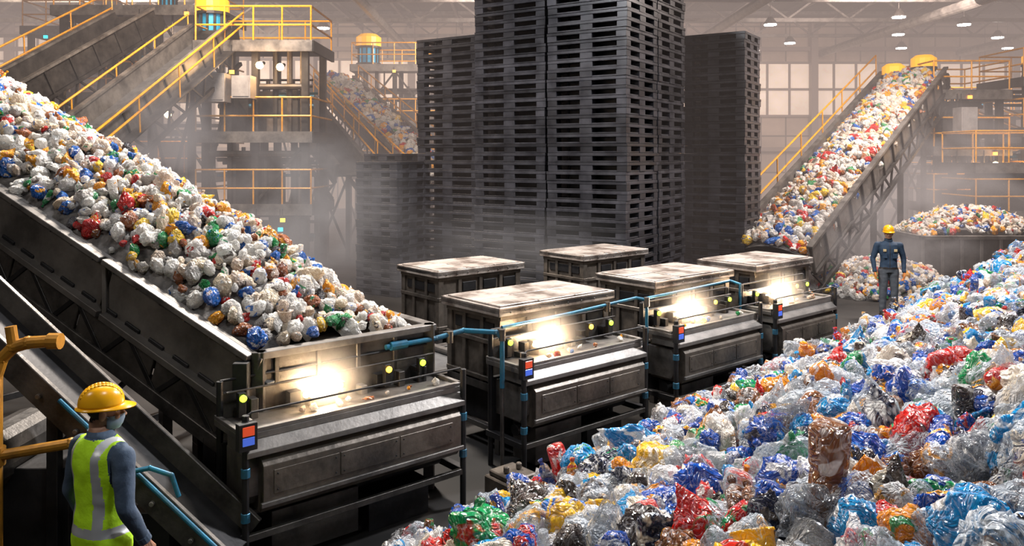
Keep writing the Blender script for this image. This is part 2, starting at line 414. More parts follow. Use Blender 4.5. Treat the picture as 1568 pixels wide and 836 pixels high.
# ------------------------------------------------------------------ pallet stacks
def pallet_stack(cx, cy, rot, w, d, n, pitch=0.19, seed=0):
    rnd = random.Random(seed); b = MB()
    for k in range(n):
        z = k*pitch
        dx, dy, dr = rnd.uniform(-.018,.018), rnd.uniform(-.018,.018), rnd.uniform(-.006,.006)
        M = Matrix.Translation((dx,dy,z)) @ Matrix.Rotation(dr,4,'Z')
        def bx(x0,x1,y0,y1,z0,z1):
            b.mbox(M @ Matrix.Translation(((x0+x1)/2,(y0+y1)/2,(z0+z1)/2)), x1-x0,y1-y0,z1-z0)
        top = pitch-0.004
        e = 0.06
        bx(-w/2,w/2,-d/2,-d/2+0.1,top-e,top); bx(-w/2,w/2,d/2-0.1,d/2,top-e,top)
        bx(-w/2,-w/2+0.1,-d/2+.1,d/2-.1,top-e,top); bx(w/2-0.1,w/2,-d/2+.1,d/2-.1,top-e,top)
        if k == n-1:
            for i in range(9):
                y = -d/2+0.1+(d-0.2)*(i+0.5)/9; bx(-w/2+.1,w/2-.1,y-0.055,y+0.055,top-0.03,top)
        else:
            bx(-w/2+.1,w/2-.1,-d/2+.1,d/2-.1,top-0.03,top-0.012)
        bx(-w/2+.2,w/2-.2,-0.03,0.03,0.0,top-0.03); bx(-0.03,0.03,-d/2+.2,d/2-.2,0.0,top-0.03)  # inner ribs added so no light shows through the pallet gaps
        for ix in (-1,1):
            x=ix*(w/2-0.34); bx(x-0.02,x+0.02,-d/2+.3,d/2-.3,0.0,top-0.03)
            y=ix*(d/2-0.34); bx(-w/2+.3,w/2-.3,y-0.02,y+0.02,0.0,top-0.03)
        for ix in (-1,0,1):
            bw = 0.11 if ix else 0.14
            for iy in (-1,0,1):
                if ix == 0 and iy == 0: continue
                bd = 0.10 if iy else 0.14
                x = ix*(w/2-bw-0.006); y = iy*(d/2-bd-0.006)
                bx(x-bw,x+bw,y-bd,y+bd,0.0,top-e)
        for iy in (-1,0,1):
            y = iy*(d/2-0.09); bx(-w/2+0.015,w/2-0.015,y-0.075,y+0.075,0.0,0.032)
        for ix in (-1,1):
            x = ix*(w/2-0.09); bx(x-0.07,x+0.07,-d/2+.1,d/2-.1,0.0,0.03)
    return b.obj('pallet_stack',[M_pallet], bevel=0.006, loc=(cx,cy,0), rotz=rot)
th = math.radians(33)
lx = Vector((-math.cos(th), math.sin(th),0)); ly = Vector((math.sin(th), math.cos(th),0))
C0 = Vector((2.24,15.5,0)); W=1.85; Dp=1.6
def pst(i,j,n,seed, w=W, d=Dp, extra=Vector((0,0,0))):
    c = C0 + lx*(W*(i+0.5)) + ly*(Dp*(j+0.5)) + extra
    pallet_stack(c.x,c.y,-th,w-0.05,d-0.05,n,seed=seed)
pst(0,0,36,1); pst(1,0,36,2); pst(2,0,31,3,extra=ly*0.25)
pst(0,1,37,4); pst(1,1,35,5)
pallet_stack(5.12,19.4,-th,1.5,1.25,32,seed=8)
pallet_stack(-2.78,18.6,-th,1.25,1.15,16,seed=9)
pallet_stack(-2.9,20.2,-th,1.25,1.15,17,seed=10)

# ------------------------------------------------------------------ crates (bale boxes)
def crate(s,t,L=1.65,Dd=0.95,z0=0.72,z1=1.57,seed=0):
    rnd = random.Random(seed); b = MB()
    b.box(-0.05,L+0.05,-0.05,Dd+0.05,z1-0.075,z1-0.02,2)
    nx,ny = 3,2
    for i in range(nx):
        for j in range(ny):
            x0=L*i/nx+0.008; x1=L*(i+1)/nx-0.008; y0=Dd*j/ny+0.008; y1=Dd*(j+1)/ny-0.008
            b.box(x0,x1,y0,y1,z1-0.02,z1+rnd.uniform(0.0,0.012),0)
    b.box(-0.05,L+0.05,-0.05,-0.02,z1-0.10,z1-0.005,0); b.box(-0.05,-0.02,-0.05,Dd+0.05,z1-0.10,z1-0.005,0)
    b.box(-0.05,L+0.05,Dd+0.02,Dd+0.05,z1-0.10,z1-0.005,0); b.box(L+0.02,L+0.05,-0.05,Dd+0.05,z1-0.10,z1-0.005,0)
    b.box(0.03,L-0.03,0.03,Dd-0.03,z0,z1-0.075,1)
    for x in (0.0,L-0.09):
        for y in (0.0,Dd-0.09): b.box(x,x+0.09,y,y+0.09,z0-0.05,z1-0.075,1)
    for k in range(1,4):
        x = L*k/4; b.box(x-0.03,x+0.03,0.0,0.03,z0,z1-0.12,1)
    for k in range(1,3):
        y = Dd*k/3; b.box(0.0,0.03,y-0.03,y+0.03,z0,z1-0.12,1)
    for z in (z0+0.02,z0+0.42,z1-0.15):
        b.box(0.0,L,-0.01,0.025,z,z+0.05,1); b.box(-0.01,0.025,0,Dd,z,z+0.05,1)
    for k in (1,2,3):
        x = L*k/4+0.06
        b.box(x,x+L/4-0.14,0.012,0.032,z1-0.33,z1-0.2,2)
        b.box(x+0.05,x+0.2,-0.03,-0.01,z0+0.3,z0+0.33,3)
    b.box(0.012,0.032,0.12,Dd-0.14,z1-0.32,z1-0.2,2)
    for x in (0.04,L/2,L-0.04):
        for y in (0.05,Dd-0.05): b.box(x-0.04,x+0.04,y-0.04,y+0.04,0,z0,3)
    b.box(0,L,0.0,0.1,z0-0.09,z0,3); b.box(0,L,Dd-0.1,Dd,z0-0.09,z0,3); b.box(0,0.08,0,Dd,z0-0.09,z0,3); b.box(L-0.08,L,0,Dd,z0-0.09,z0,3)
    b.box(0.1,L-0.1,0.1,Dd-0.1,0.25,z0-0.05,2)
    b.box(0,L,0.02,0.07,0.2,0.26,3); b.box(0.02,0.07,0,Dd,0.2,0.26,3)
    b.beam((0.04,0.05,0.26),(L/2,0.05,z0-0.08),0.03,0.04,3); b.beam((L-0.04,0.05,0.26),(L/2,0.05,z0-0.08),0.03,0.04,3)
    for k in range(8):
        b.cyl((0.1+k*(L-0.2)/7,-0.055,z1-0.06),(0.1+k*(L-0.2)/7,-0.066,z1-0.06),0.014,3,6)
    p = ST(s,t)
    return b.obj('waste_sorting_crate',[M_lid,M_bronze,M_black,M_steel], bevel=0.007, loc=p, rotz=ANG)
for i,(s,t,L_) in enumerate(((2.72,0.16,1.68),(5.35,0.25,1.62),(7.62,0.25,1.5),(3.75,2.75,1.5),(6.55,2.7,1.5))):
    crate(s,t,L_,seed=i)

# ------------------------------------------------------------------ sorting stations
M_halo = bpy.data.materials.new('lamp_halo_vapour'); _t,_N,_L = nt(M_halo)  # vapour shaped as a halo, added to give the station lamps a glow
_o=_N.new('ShaderNodeOutputMaterial'); _s=_N.new('ShaderNodeVolumeScatter'); _s.inputs['Color'].default_value=(1,0.92,0.84,1)
_tc=_N.new('ShaderNodeTexCoord'); _ln=_N.new('ShaderNodeVectorMath'); _ln.operation='LENGTH'; _L.new(_tc.outputs['Object'],_ln.inputs[0])
_mr=_N.new('ShaderNodeMapRange'); _mr.interpolation_type='SMOOTHSTEP'; _mr.inputs['From Min'].default_value=1.0; _mr.inputs['From Max'].default_value=0.0; _mr.inputs['To Max'].default_value=1.0
_L.new(_ln.outputs['Value'],_mr.inputs[0]); _L.new(_mr.outputs[0],_s.inputs['Density']); _L.new(_s.outputs[0],_o.inputs['Volume'])
def station(s0,s1,t0,lamp_frac,seed=0):
    rnd = random.Random(seed); L = s1-s0; b = MB(); zc = 1.08
    Dd = 0.5
    b.box(-0.03,L+0.03,-0.02,Dd,zc-0.05,zc,1); b.box(-0.03,L+0.03,-0.02,0.02,zc,zc+0.03,1)
    b.box(-0.03,0.01,-0.02,Dd,zc,zc+0.03,1); b.box(L-0.01,L+0.03,-0.02,Dd,zc,zc+0.03,1)
    b.prism_x([(-0.02,zc-0.05),(-0.09,zc-0.12),(-0.09,zc-0.16),(0.3,zc-0.16),(0.3,zc-0.05)],0.0,L,1)
    prof = [(0.45,zc-0.16),(-0.02,zc-0.16),(-0.10,zc-0.24),(-0.10,0.56),(-0.04,0.48),(0.45,0.48)]
    b.prism_x(prof,0.12,L-0.05,0)
    profi = [(0.45,zc-0.2),(0.05,zc-0.2),(0.0,zc-0.27),(0.0,0.6),(0.05,0.53),(0.45,0.53)]
    b.prism_x(profi,0.04,L-0.01,1)
    n = 3
    for i in range(n):
        x0 = 0.2+(L-0.33)*i/n; x1 = 0.2+(L-0.33)*(i+1)/n-0.012
        b.box(x0,x1,-0.107,-0.098,0.62,zc-0.28,0)
        for xx in (x0+0.03,x1-0.03):
            for zz in (0.65,zc-0.31): b.cyl((xx,-0.107,zz),(xx,-0.115,zz),0.008,2,6)
    b.box(0.1,L-0.03,-0.12,-0.095,0.54,0.575,1)
    for x in (0.0,L):
        b.cyl((x,-0.06,0),(x,-0.06,zc+0.16),0.028,2,8)
        b.cyl((x,Dd-0.04,0),(x,Dd-0.04,zc+0.3),0.028,2,8)
        b.box(x-0.05,x+0.05,-0.11,-0.01,0,0.02,2)
        for z in (0.45,0.78): b.cyl((x,-0.06,z),(x,-0.06,z+0.07),0.036,4,8)
        b.box(x-0.035,x+0.035,-0.06,Dd,0.3,0.36,2)
    b.box(0,L,-0.08,-0.04,0.3,0.35,3); b.box(0,L,Dd-0.08,Dd-0.02,0.3,0.9,2)
    b.box(0.25,L*0.5,0.05,0.4,0.05,0.42,3); b.box(L*0.55,L*0.85,0.05,0.35,0.0,0.3,2)
    b.cyl((0.1,0.2,0.4),(L-0.1,0.2,0.4),0.06,2,12)
    b.pipe([(0,-0.06,zc+0.15),(0.05,-0.05,zc+0.17),(L-0.03,-0.05,zc+0.17),(L,-0.04,zc+0.14)],0.009,2,6)
    b.pipe([(0,Dd-0.04,zc+0.3),(L,Dd-0.04,zc+0.3)],0.012,2,6)
    b.pipe([(0.02,Dd-0.12,zc+0.22),(L-0.02,Dd-0.12,zc+0.22)],0.01,3,6)
    b.box(0.02,L-0.02,Dd-0.05,Dd,zc,zc+0.2,3)
    for k in range(5):
        x = 0.18+(L-0.36)*k/4
        b.box(x-0.05,x+0.05,Dd-0.14,Dd-0.05,zc+0.02,zc+0.13,2)
    for k in range(7):
        x = rnd.uniform(0.15,L-0.15); b.box(x-0.03,x+0.03,Dd-0.2,Dd-0.1,zc,zc+rnd.uniform(0.05,0.16),rnd.choice((2,3,1)))
    xl = L*lamp_frac
    b.box(xl-0.12,xl+0.12,Dd-0.25,Dd-0.12,zc,zc+0.08,1)
    b.sph((xl,Dd-0.22,zc+0.15),0.052,0.052,0.052,5)
    for k,(dx,rr) in enumerate(((-0.17,0.026),(0.14,0.024))):
        b.sph((xl+dx,Dd-0.25,zc+0.12+0.02*k),rr,rr,rr,6)
    for x,mi in ((0.12,8),(L*0.72,7),(L*0.9,8)):
        b.box(x-0.03,x+0.03,Dd-0.2,Dd-0.15,zc+0.03,zc+0.22,2)
        b.cyl((x,Dd-0.205,zc+0.18),(x,Dd-0.225,zc+0.18),0.028,mi,10)
    b.box(-0.08,0.06,-0.14,-0.07,zc-0.08,zc+0.12,2); b.box(-0.055,0.035,-0.146,-0.14,zc+0.03,zc+0.1,9); b.box(-0.055,0.035,-0.146,-0.14,zc-0.04,zc+0.02,10)
    o = b.obj('sorting_station',[M_bronze,M_steel2,M_black,M_steel,M_blue,M_lamph,M_lampw,M_lampy,M_lampg,M_scr_r,M_scr_b], bevel=0.005, loc=ST(s0,t0), rotz=ANG)
    pts = []
    for k in range(11):
        pts.append((rnd.uniform(0.1,L-0.1), rnd.uniform(0.06,0.22), zc+0.03, rnd.uniform(0.02,0.045)))
    scatter('counter_waste', pts, GB, NB, o)
    ld = bpy.data.lights.new('station_lamp','POINT'); ld.energy = 15; ld.color=(1.0,0.62,0.32); ld.shadow_soft_size=0.03
    lo = bpy.data.objects.new('station_lamp',ld); link(lo,o); lo.location=(xl-0.01,Dd-0.33,zc+0.18)
    v = MB(); v.sph((0,0,0),1,1,1,0,20,12); vo=v.obj('lamp_vapour',[M_halo],o,loc=(xl,Dd-0.30,zc+0.18)); vo.scale=(0.42,0.42,0.42)
    return o
UN = [(-0.3,1.7,-0.5,0.40),(2.5,4.3,-0.42,0.33),(4.85,6.6,-0.42,0.36),(6.95,8.55,-0.42,0.38)]
for i,(a,c,t,lf) in enumerate(UN): station(a,c,t,lf,i)

b = MB()
b.box(0,10.2,1.35,1.5,0.42,0.6,0); b.box(0,10.2,2.4,2.55,0.5,0.62,0)
for k in range(11): 
    b.box(k,k+0.1,1.35,1.5,0,0.42,0); b.box(k,k+0.1,2.4,2.55,0,0.5,0)
b.box(1.8,10.2,1.5,2.4,0.56,0.6,1)
for k in range(12): b.cyl((2.0+k*0.7,1.5,0.64),(2.0+k*0.7,2.4,0.64),0.05,2,10)
b.obj('transfer_roller_table',[M_steel,M_belt,M_steel2],loc=ST(0,0),rotz=ANG,bevel=0.004)
b = MB()
for s in (1.95,4.42,6.72):
    b.box(s,s+0.35,-0.95,-0.55,0,0.22,0); b.box(s+0.03,s+0.32,-0.92,-0.58,0.22,0.27,0); b.cyl((s+0.1,-0.75,0.27),(s+0.1,-0.75,0.33),0.03,0,8)
    b.cyl((s+0.25,-0.75,0.27),(s+0.25,-0.75,0.33),0.03,0,8)
b.obj('pump_plinth',[M_bronze],loc=ST(0,0),rotz=ANG,bevel=0.01)
b = MB()
def gpipe(pts,r=0.024,mi=0): b.pipe(pts,r,mi,10)
gpipe([(1.2,-0.06,1.42),(1.75,-0.06,1.42),(2.05,-0.1,1.46),(2.3,-0.3,1.44),(2.34,-0.34,1.38),(2.34,-0.34,0.9)])
gpipe([(2.34,-0.34,0.9),(2.34,-0.34,0.05)],0.02,1)
gpipe([(2.6,-0.02,1.40),(3.6,-0.02,1.42),(4.2,0.0,1.44),(4.7,0.0,1.46),(4.78,-0.1,1.44),(4.78,-0.1,0.9)],0.018)
gpipe([(4.78,-0.1,0.9),(4.78,-0.1,0.05)],0.018,1)
gpipe([(5.0,0.12,1.40),(6.0,0.12,1.42),(6.8,0.12,1.44),(6.86,0.0,1.4),(6.86,0,0.9)],0.018)
gpipe([(6.86,0,0.9),(6.86,0,0.05)],0.018,1)
for s,t in ((1.9,-0.08),(2.34,-0.34),(4.2,0.0),(4.78,-0.1)): 
    b.cyl((s,t,1.36),(s,t,1.47),0.034,1,10)
b.cyl((1.25,-0.06,1.42),(1.42,-0.06,1.42),0.04,0,10)
b.obj('blue_process_pipe',[M_blue,M_steel],loc=ST(0,0),rotz=ANG,smooth=False)

# ------------------------------------------------------------------ main feed conveyor (left)
CV = Vector((-0.897,0.442,0)).normalized(); EV = Vector((0.442,0.897,0)).normalized()
SL = 0.39
def PQ(p,q,z=0): return O + CV*p + EV*q + Vector((0,0,1.55+SL*p+z))
def feed_conveyor():
    b = MB(); P1 = 10.5; WQ = 1.8
    for q,sgn in ((0,-1),(WQ,1)):
        segs = [(0.0,1.75),(1.79,3.9),(3.94,6.2),(6.24,8.4),(8.44,P1)]
        for (a,c) in segs:
            b.beam(PQ(a,q,-0.28),PQ(c,q,-0.28),0.05,0.52,4)
            b.beam(PQ(a,q+0.035*sgn,-0.03),PQ(c,q+0.035*sgn,-0.03),0.12,0.05,1)
            b.beam(PQ(a,q+0.05*sgn,-0.52),PQ(c,q+0.05*sgn,-0.52),0.14,0.06,4)
            k = a+0.12
            while k < c-0.1:
                b.beam(PQ(k,q+0.03*sgn,-0.47),PQ(k+0.18,q+0.03*sgn,-0.47),0.03,0.035,2)
                b.cyl(PQ(k+0.05,q+0.03*sgn,-0.1),PQ(k+0.05,q+0.04*sgn,-0.1),0.014,1,6)
                k += 0.3
        for a in (0.02,1.74,3.9,6.2,8.42):
            b.beam(PQ(a+0.02,q+0.045*sgn,-0.02),PQ(a+0.02,q+0.045*sgn,-0.55),0.04,0.05,4,up=(0,1,0))
        b.beam(PQ(0,q,-0.95),PQ(P1,q,-0.95),0.1,0.12,0)
        k = 0.1
        while k < P1-0.6:
            b.beam(PQ(k,q,-0.58),PQ(k+0.35,q,-0.92),0.05,0.05,2); b.beam(PQ(k+0.35,q,-0.92),PQ(k+0.7,q,-0.58),0.05,0.05,2); k += 0.7
        for a in (0.2,1.2,2.2,3.2,4.2,5.2,6.2,7.2): b.beam(PQ(a,q,-0.75),PQ(a+0.97,q,-0.75),0.03,0.34,0)
    b.beam(PQ(-0.1,WQ/2,-0.22),PQ(P1,WQ/2,-0.22),WQ-0.06,0.03,3)
    b.beam(PQ(0,WQ/2,-0.8),PQ(P1,WQ/2,-0.8),WQ-0.2,0.03,3)
    for k in range(0,11):
        c = PQ(k+0.3,0.1,-0.5); d = PQ(k+0.3,WQ-0.1,-0.5); b.cyl(c,d,0.06,1,10)
    for k in (0.5,2.6,4.8,7.0,9.4):
        for q in (0.02,WQ-0.02):
            t_ = PQ(k,q,-0.95); b.beam((t_.x,t_.y,0),t_,0.11,0.11,2)
        a = PQ(k,0.02,-1.2); c = PQ(k,WQ-0.02,-1.2); b.beam(a,c,0.07,0.09,2)
        if a.z > 1.3: b.beam((a.x,a.y,0.3),(c.x,c.y,c.z),0.05,0.05,2)
        b.beam((a.x,a.y,0.3),(c.x,c.y,0.3),0.06,0.08,2)
    def wallST(s0,t0,s1,t1,z0,z1,th_=0.05,mi=0): b.beam(ST(s0,t0,(z0+z1)/2),ST(s1,t1,(z0+z1)/2),th_,z1-z0,mi)
    wallST(0.05,0.0,1.72,0.0,0.95,1.55); wallST(1.7,0.0,1.7,1.75,0.95,1.55); wallST(1.7,1.75,0.9,1.75,0.95,1.55)
    wallST(0.0,-0.02,1.75,-0.02,1.5,1.56,0.11,1); wallST(1.72,0.0,1.72,1.75,1.5,1.56,0.11,1)
    for k in range(5): wallST(0.15+k*0.38,-0.035,0.19+k*0.38,-0.035,1.0,1.5,0.03,0)
    b.beam(ST(0.0,0.85,0.97),ST(1.7,0.85,0.97),1.7,0.04,2)
    for s,t in ((0.03,-0.02),(1.7,-0.02),(1.7,1.75),(0.9,1.75)):
        b.beam(ST(s,t,0),ST(s,t,1.56),0.1,0.1,0)
    b.beam(ST(-0.12,-0.03,0),ST(-0.12,-0.03,1.5),0.1,0.12,2)
    b.beam(ST(0.0,0.0,0.5),ST(1.7,0.0,0.5),0.08,0.1,2)
    o = b.obj('feed_conveyor',[M_steel,M_steel2,M_black,M_belt,simple_mat('scuffed_side_plate',(0.05,0.045,0.041),0.5,0.3,(0.14,0.126,0.113),1.6,0.2,12)],bevel=0.006)
    pts = []
    def surf(p,q):
        u = max(0,min(1,q/WQ)); pr = math.sin(math.pi*u)**0.75
        f = max(0.12,min(1,(p+0.7)/1.6))
        zb = 1.5+SL*max(p,-0.05) if p>-0.05 else 1.5
        n = 0.07*noise.noise(Vector((p*1.3,q*1.3,0)))
        return zb + (0.50*pr+n)*f*(1.0+0.03*p) 
    g = 0.09
    p = -1.6
    while p < 10.3:
        q = 0.04
        while q < WQ-0.02:
            pp = p+random.uniform(-.045,.045); qq = q+random.uniform(-.045,.045)
            w = O + CV*pp + EV*qq
            if pp < 0.1:
                r = w-O; s = r.dot(D); t = r.dot(Nn)
                ok = 0.12 < s < 1.6 and t > 0.1
            else: ok = 0.07 < qq < WQ-0.07
            if ok:
                z = surf(pp,qq)
                rad = random.choice((0.045,0.06,0.07,0.08,0.09,0.11))*random.uniform(0.85,1.1)
                pts.append((w.x,w.y,z+random.uniform(-0.06,0.03),rad))
            q += g
        p += g
    scatter('conveyed_waste',pts,GB,NB,o)
    rows = 60; cols = 14; vs = []; fs = []
    for i in range(rows+1):
        for j in range(cols+1):
            pp = -0.0+10.3*i/rows; qq = 0.04+(WQ-0.08)*j/cols
            w = O+CV*pp+EV*qq; vs.append((w.x,w.y,surf(pp,qq)-0.08))
    for i in range(rows):
        for j in range(cols): a=i*(cols+1)+j; fs.append((a,a+1,a+cols+2,a+cols+1))
    c = MB(); c.add(vs,fs,0)
    zz = 1.44; c.add([ST(0.05,0.03,zz),ST(1.66,0.03,zz),ST(1.66,1.7,zz),ST(0.5,1.7,zz)],[(0,1,2,3)],0)
    c.obj('waste_core',[M_core],o)
feed_conveyor()

b = MB()
a0,a1 = Vector((-4.6,6.1,2.45)),Vector((-1.98,5.72,0.30))
b.beam(a0,a1,0.42,0.04,3); 
for s in (-1,1):
    off = Vector((0.05*s,0.22*s,0.07)); b.beam(a0+off,a1+off,0.04,0.2,0)
offb = Vector((-0.05,-0.25,0.16)); b.cyl(a0.lerp(a1,0.55)+offb,a1+offb,0.018,2,8)
for f in (0.15,0.5,0.9):
    p = a0.lerp(a1,f); b.beam((p.x,p.y-0.18,0),(p.x,p.y-0.18,p.z),0.08,0.08,3); b.beam((p.x,p.y+0.18,0),(p.x,p.y+0.18,p.z),0.08,0.08,3)
for k in range(9):
    p = a0.lerp(a1,0.05+k*0.11); b.cyl(p+Vector((-0.05,-0.24,0.05)),p+Vector((-0.05,-0.27,0.05)),0.02,1,8)
b.pipe([(-2.75,5.5,0.95),(-2.5,5.5,1.0),(-2.35,5.5,0.95),(-2.3,5.5,0.8)],0.018,2,8)
# drive housing below the chute
b.box(-4.4,-3.2,5.75,6.35,0.05,0.9,3); b.box(-3.0,-2.45,5.7,6.2,0.05,0.6,3); b.cyl((-3.8,5.6,0.95),(-3.8,6.3,0.95),0.22,0,16)
b.obj('discharge_chute',[M_steel,M_steel2,M_blue,M_black],bevel=0.005)
b = MB()
b.pipe([(-3.5,5.4,0),(-3.5,5.4,1.66),(-3.46,5.4,1.78),(-3.38,5.4,1.86),(-3.28,5.4,1.89),(-3.12,5.4,1.9)],0.042,0,12)
b.pipe([(-3.5,5.4,1.12),(-3.0,5.42,1.2),(-2.85,5.45,1.2)],0.036,0,12)
b.pipe([(-3.38,5.4,1.87),(-3.4,5.4,2.0)],0.036,0,12)
b.pipe([(-4.6,5.4,1.0),(-3.5,5.4,1.12)],0.036,0,12); b.pipe([(-4.6,5.4,0),(-4.6,5.4,1.0)],0.036,0,12)
b.cyl((-3.5,5.4,1.06),(-3.5,5.4,1.18),0.06,0,12); b.cyl((-3.14,5.4,1.9),(-3.06,5.4,1.9),0.055,0,12)
for p in ((-3.5,5.4,0.01),(-4.6,5.4,0.01)): b.cyl(p,(p[0],p[1],0.03),0.08,0,12)
b.obj('ochre_guard_rail',[M_yelpipe])

# ------------------------------------------------------------------ generic inclined conveyor
def inclined(name,A,B,width,wall,load=0.0,rails=(1,1),mats=None,g=0.13,rad=(0.07,0.13),legs=4,panel=0,rh=1.0):
    A=Vector(A);B=Vector(B); d=(B-A); L=d.length; d.normalize(); h=Vector((d.x,d.y,0)).normalized(); s=Vector((-h.y,h.x,0)); u=s.cross(d)*-1
    if u.z<0: u=-u
    b=MB()
    b.beam(A,B,width,0.05,3)
    for k,sg in enumerate((-1,1)):
        o_=s*(sg*width/2)
        b.beam(A+o_+u*(wall/2-0.15),B+o_+u*(wall/2-0.15),0.06,wall,1 if panel else 0)
        b.beam(A+o_*1.03+u*(wall-0.15),B+o_*1.03+u*(wall-0.15),0.14,0.06,1)
        b.beam(A+o_*1.03-u*0.2,B+o_*1.03-u*0.2,0.14,0.06,0)
        b.beam(A+o_-u*0.75,B+o_-u*0.75,0.09,0.1,0)
        n=int(L/0.8)
        for i in range(n):
            p=A+d*(L*i/n); q=A+d*(L*(i+0.5)/n); r=A+d*(L*(i+1)/n)
            b.beam(p+o_-u*0.2,q+o_-u*0.75,0.05,0.05,0); b.beam(q+o_-u*0.75,r+o_-u*0.2,0.05,0.05,0)
            b.beam(p+o_*1.05-u*0.2,p+o_*1.05+u*(wall-0.15),0.06,0.05,0)
        if rails[k]:
            o2=s*(sg*(width/2+0.28))
            b.beam(A+s*(sg*(width/2+0.18))-u*0.1,B+s*(sg*(width/2+0.18))-u*0.1,0.3,0.03,0)
            m=int(L/1.6)
            for i in range(m+1):
                p=A+d*(L*i/m)+o2; b.cyl(p-u*0.1,p+Vector((0,0,rh)),0.02,2,6)
            for z in (rh*0.52,rh): b.cyl(A+o2+Vector((0,0,z)),B+o2+Vector((0,0,z)),0.028,2,6)
    for i in range(legs):
        p=A+d*(L*(i+0.7)/legs)
        if p.z<1: continue
        for sg in (-1,1):
            q=p+s*(sg*width/2)-u*0.75; b.beam((q.x,q.y,0),q,0.12,0.12,0)
        l=p+s*(-width/2)-u*0.75; r=p+s*(width/2)-u*0.75
        b.beam((l.x,l.y,0.2),(r.x,r.y,r.z),0.06,0.06,0); b.beam((r.x,r.y,0.2),(l.x,l.y,l.z),0.06,0.06,0)
    b.cyl(B+s*(width/2+.05),B-s*(width/2+.05),0.25,0,14)
    o=b.obj(name,mats or [M_frame,M_steel2,M_yel,M_belt],bevel=0.0)
    if load>0:
        pts=[]; x=0.1
        while x<L-0.1:
            y=-width/2+0.1
            while y<width/2-0.08:
                xx=x+random.uniform(-g/2,g/2); yy=y+random.uniform(-g/2,g/2)
                pr=math.cos(math.pi*yy/width*0.95)**0.7 if abs(yy)<width/2 else 0
                p=A+d*xx+s*yy+u*(0.08+load*pr+0.08*noise.noise(Vector((xx,yy,3)))); pts.append((p.x,p.y,p.z,random.uniform(*rad)))
                y+=g
            x+=g
        scatter('conveyed_waste',pts,GB,NB,o)
        c=MB(); n=8; vs=[]
        for P in (A,B):
            for j in range(n+1):
                yy=-width/2+width*j/n; pr=max(0,math.cos(math.pi*yy/width*0.95))**0.7; vs.append(P+s*yy+u*(load*pr*0.9))
        c.add(vs,[(j,j+1,n+2+j,n+1+j) for j in range(n)],0)
        c.obj('waste_core',[M_core],o)
    return o
inclined('inclined_conveyor',(-9.5,14.6,2.0),(-8.2,22.0,6.4),1.1,0.6,rails=(1,1),panel=1,rh=0.7)
inclined('inclined_conveyor',(-12.6,15.6,2.7),(-10.6,22.6,6.9),1.3,0.6,rails=(0,1))
inclined('inclined_conveyor',(-2.0,24.0,2.2),(-7.4,33.0,6.2),1.6,0.5,load=0.35,rails=(1,1),g=0.22,rad=(0.12,0.2),legs=3,rh=0.8)
inclined('inclined_conveyor',(-4.6,23.0,2.6),(-7.6,27.5,5.2),1.0,0.5,rails=(1,0),legs=3,panel=1)
inclined('inclined_conveyor',(5.9,18.2,0.75),(13.3,26.3,5.6),1.9,0.6,load=0.45,rails=(0,1),g=0.15,rad=(0.09,0.155),legs=5,panel=1)
inclined('inclined_conveyor',(21.5,28.0,2.2),(16.5,31.0,5.0),1.2,0.5,rails=(1,1),legs=3)
inclined('inclined_conveyor',(8.2,33.0,2.4),(4.2,38.0,5.2),1.2,0.5,rails=(1,1),legs=3)

# ------------------------------------------------------------------ platforms
M_cab = simple_mat('cabinet_grey',(0.26,0.24,0.23),0.5,0.2,(0.38,0.355,0.335),4)
def motor(b,c,r=0.28,h=0.5,col=9):
    if len(c)>3: r=c[3]; h=r*1.8
    x,y,z=c[:3]
    b.cyl((x,y,z),(x,y,z+0.25),r*1.1,0,14); b.cyl((x,y,z+0.25),(x,y,z+h),r*0.85,4,16); b.cyl((x,y,z+h),(x,y,z+h+0.08),r*1.15,0,14)
    b.cyl((x,y,z+h+0.08),(x,y,z+h+0.08+r*0.8),r*1.1,col,16); b.cyl((x,y,z+h+0.08+r*0.8),(x,y,z+h+0.08+r*1.1),r*1.1,col,16,r*0.7)
    for i in range(12):
        t=2*math.pi*i/12; b.beam((x+r*0.9*math.cos(t),y+r*0.9*math.sin(t),z+0.25),(x+r*0.9*math.cos(t),y+r*0.9*math.sin(t),z+h),0.05,0.06,0)
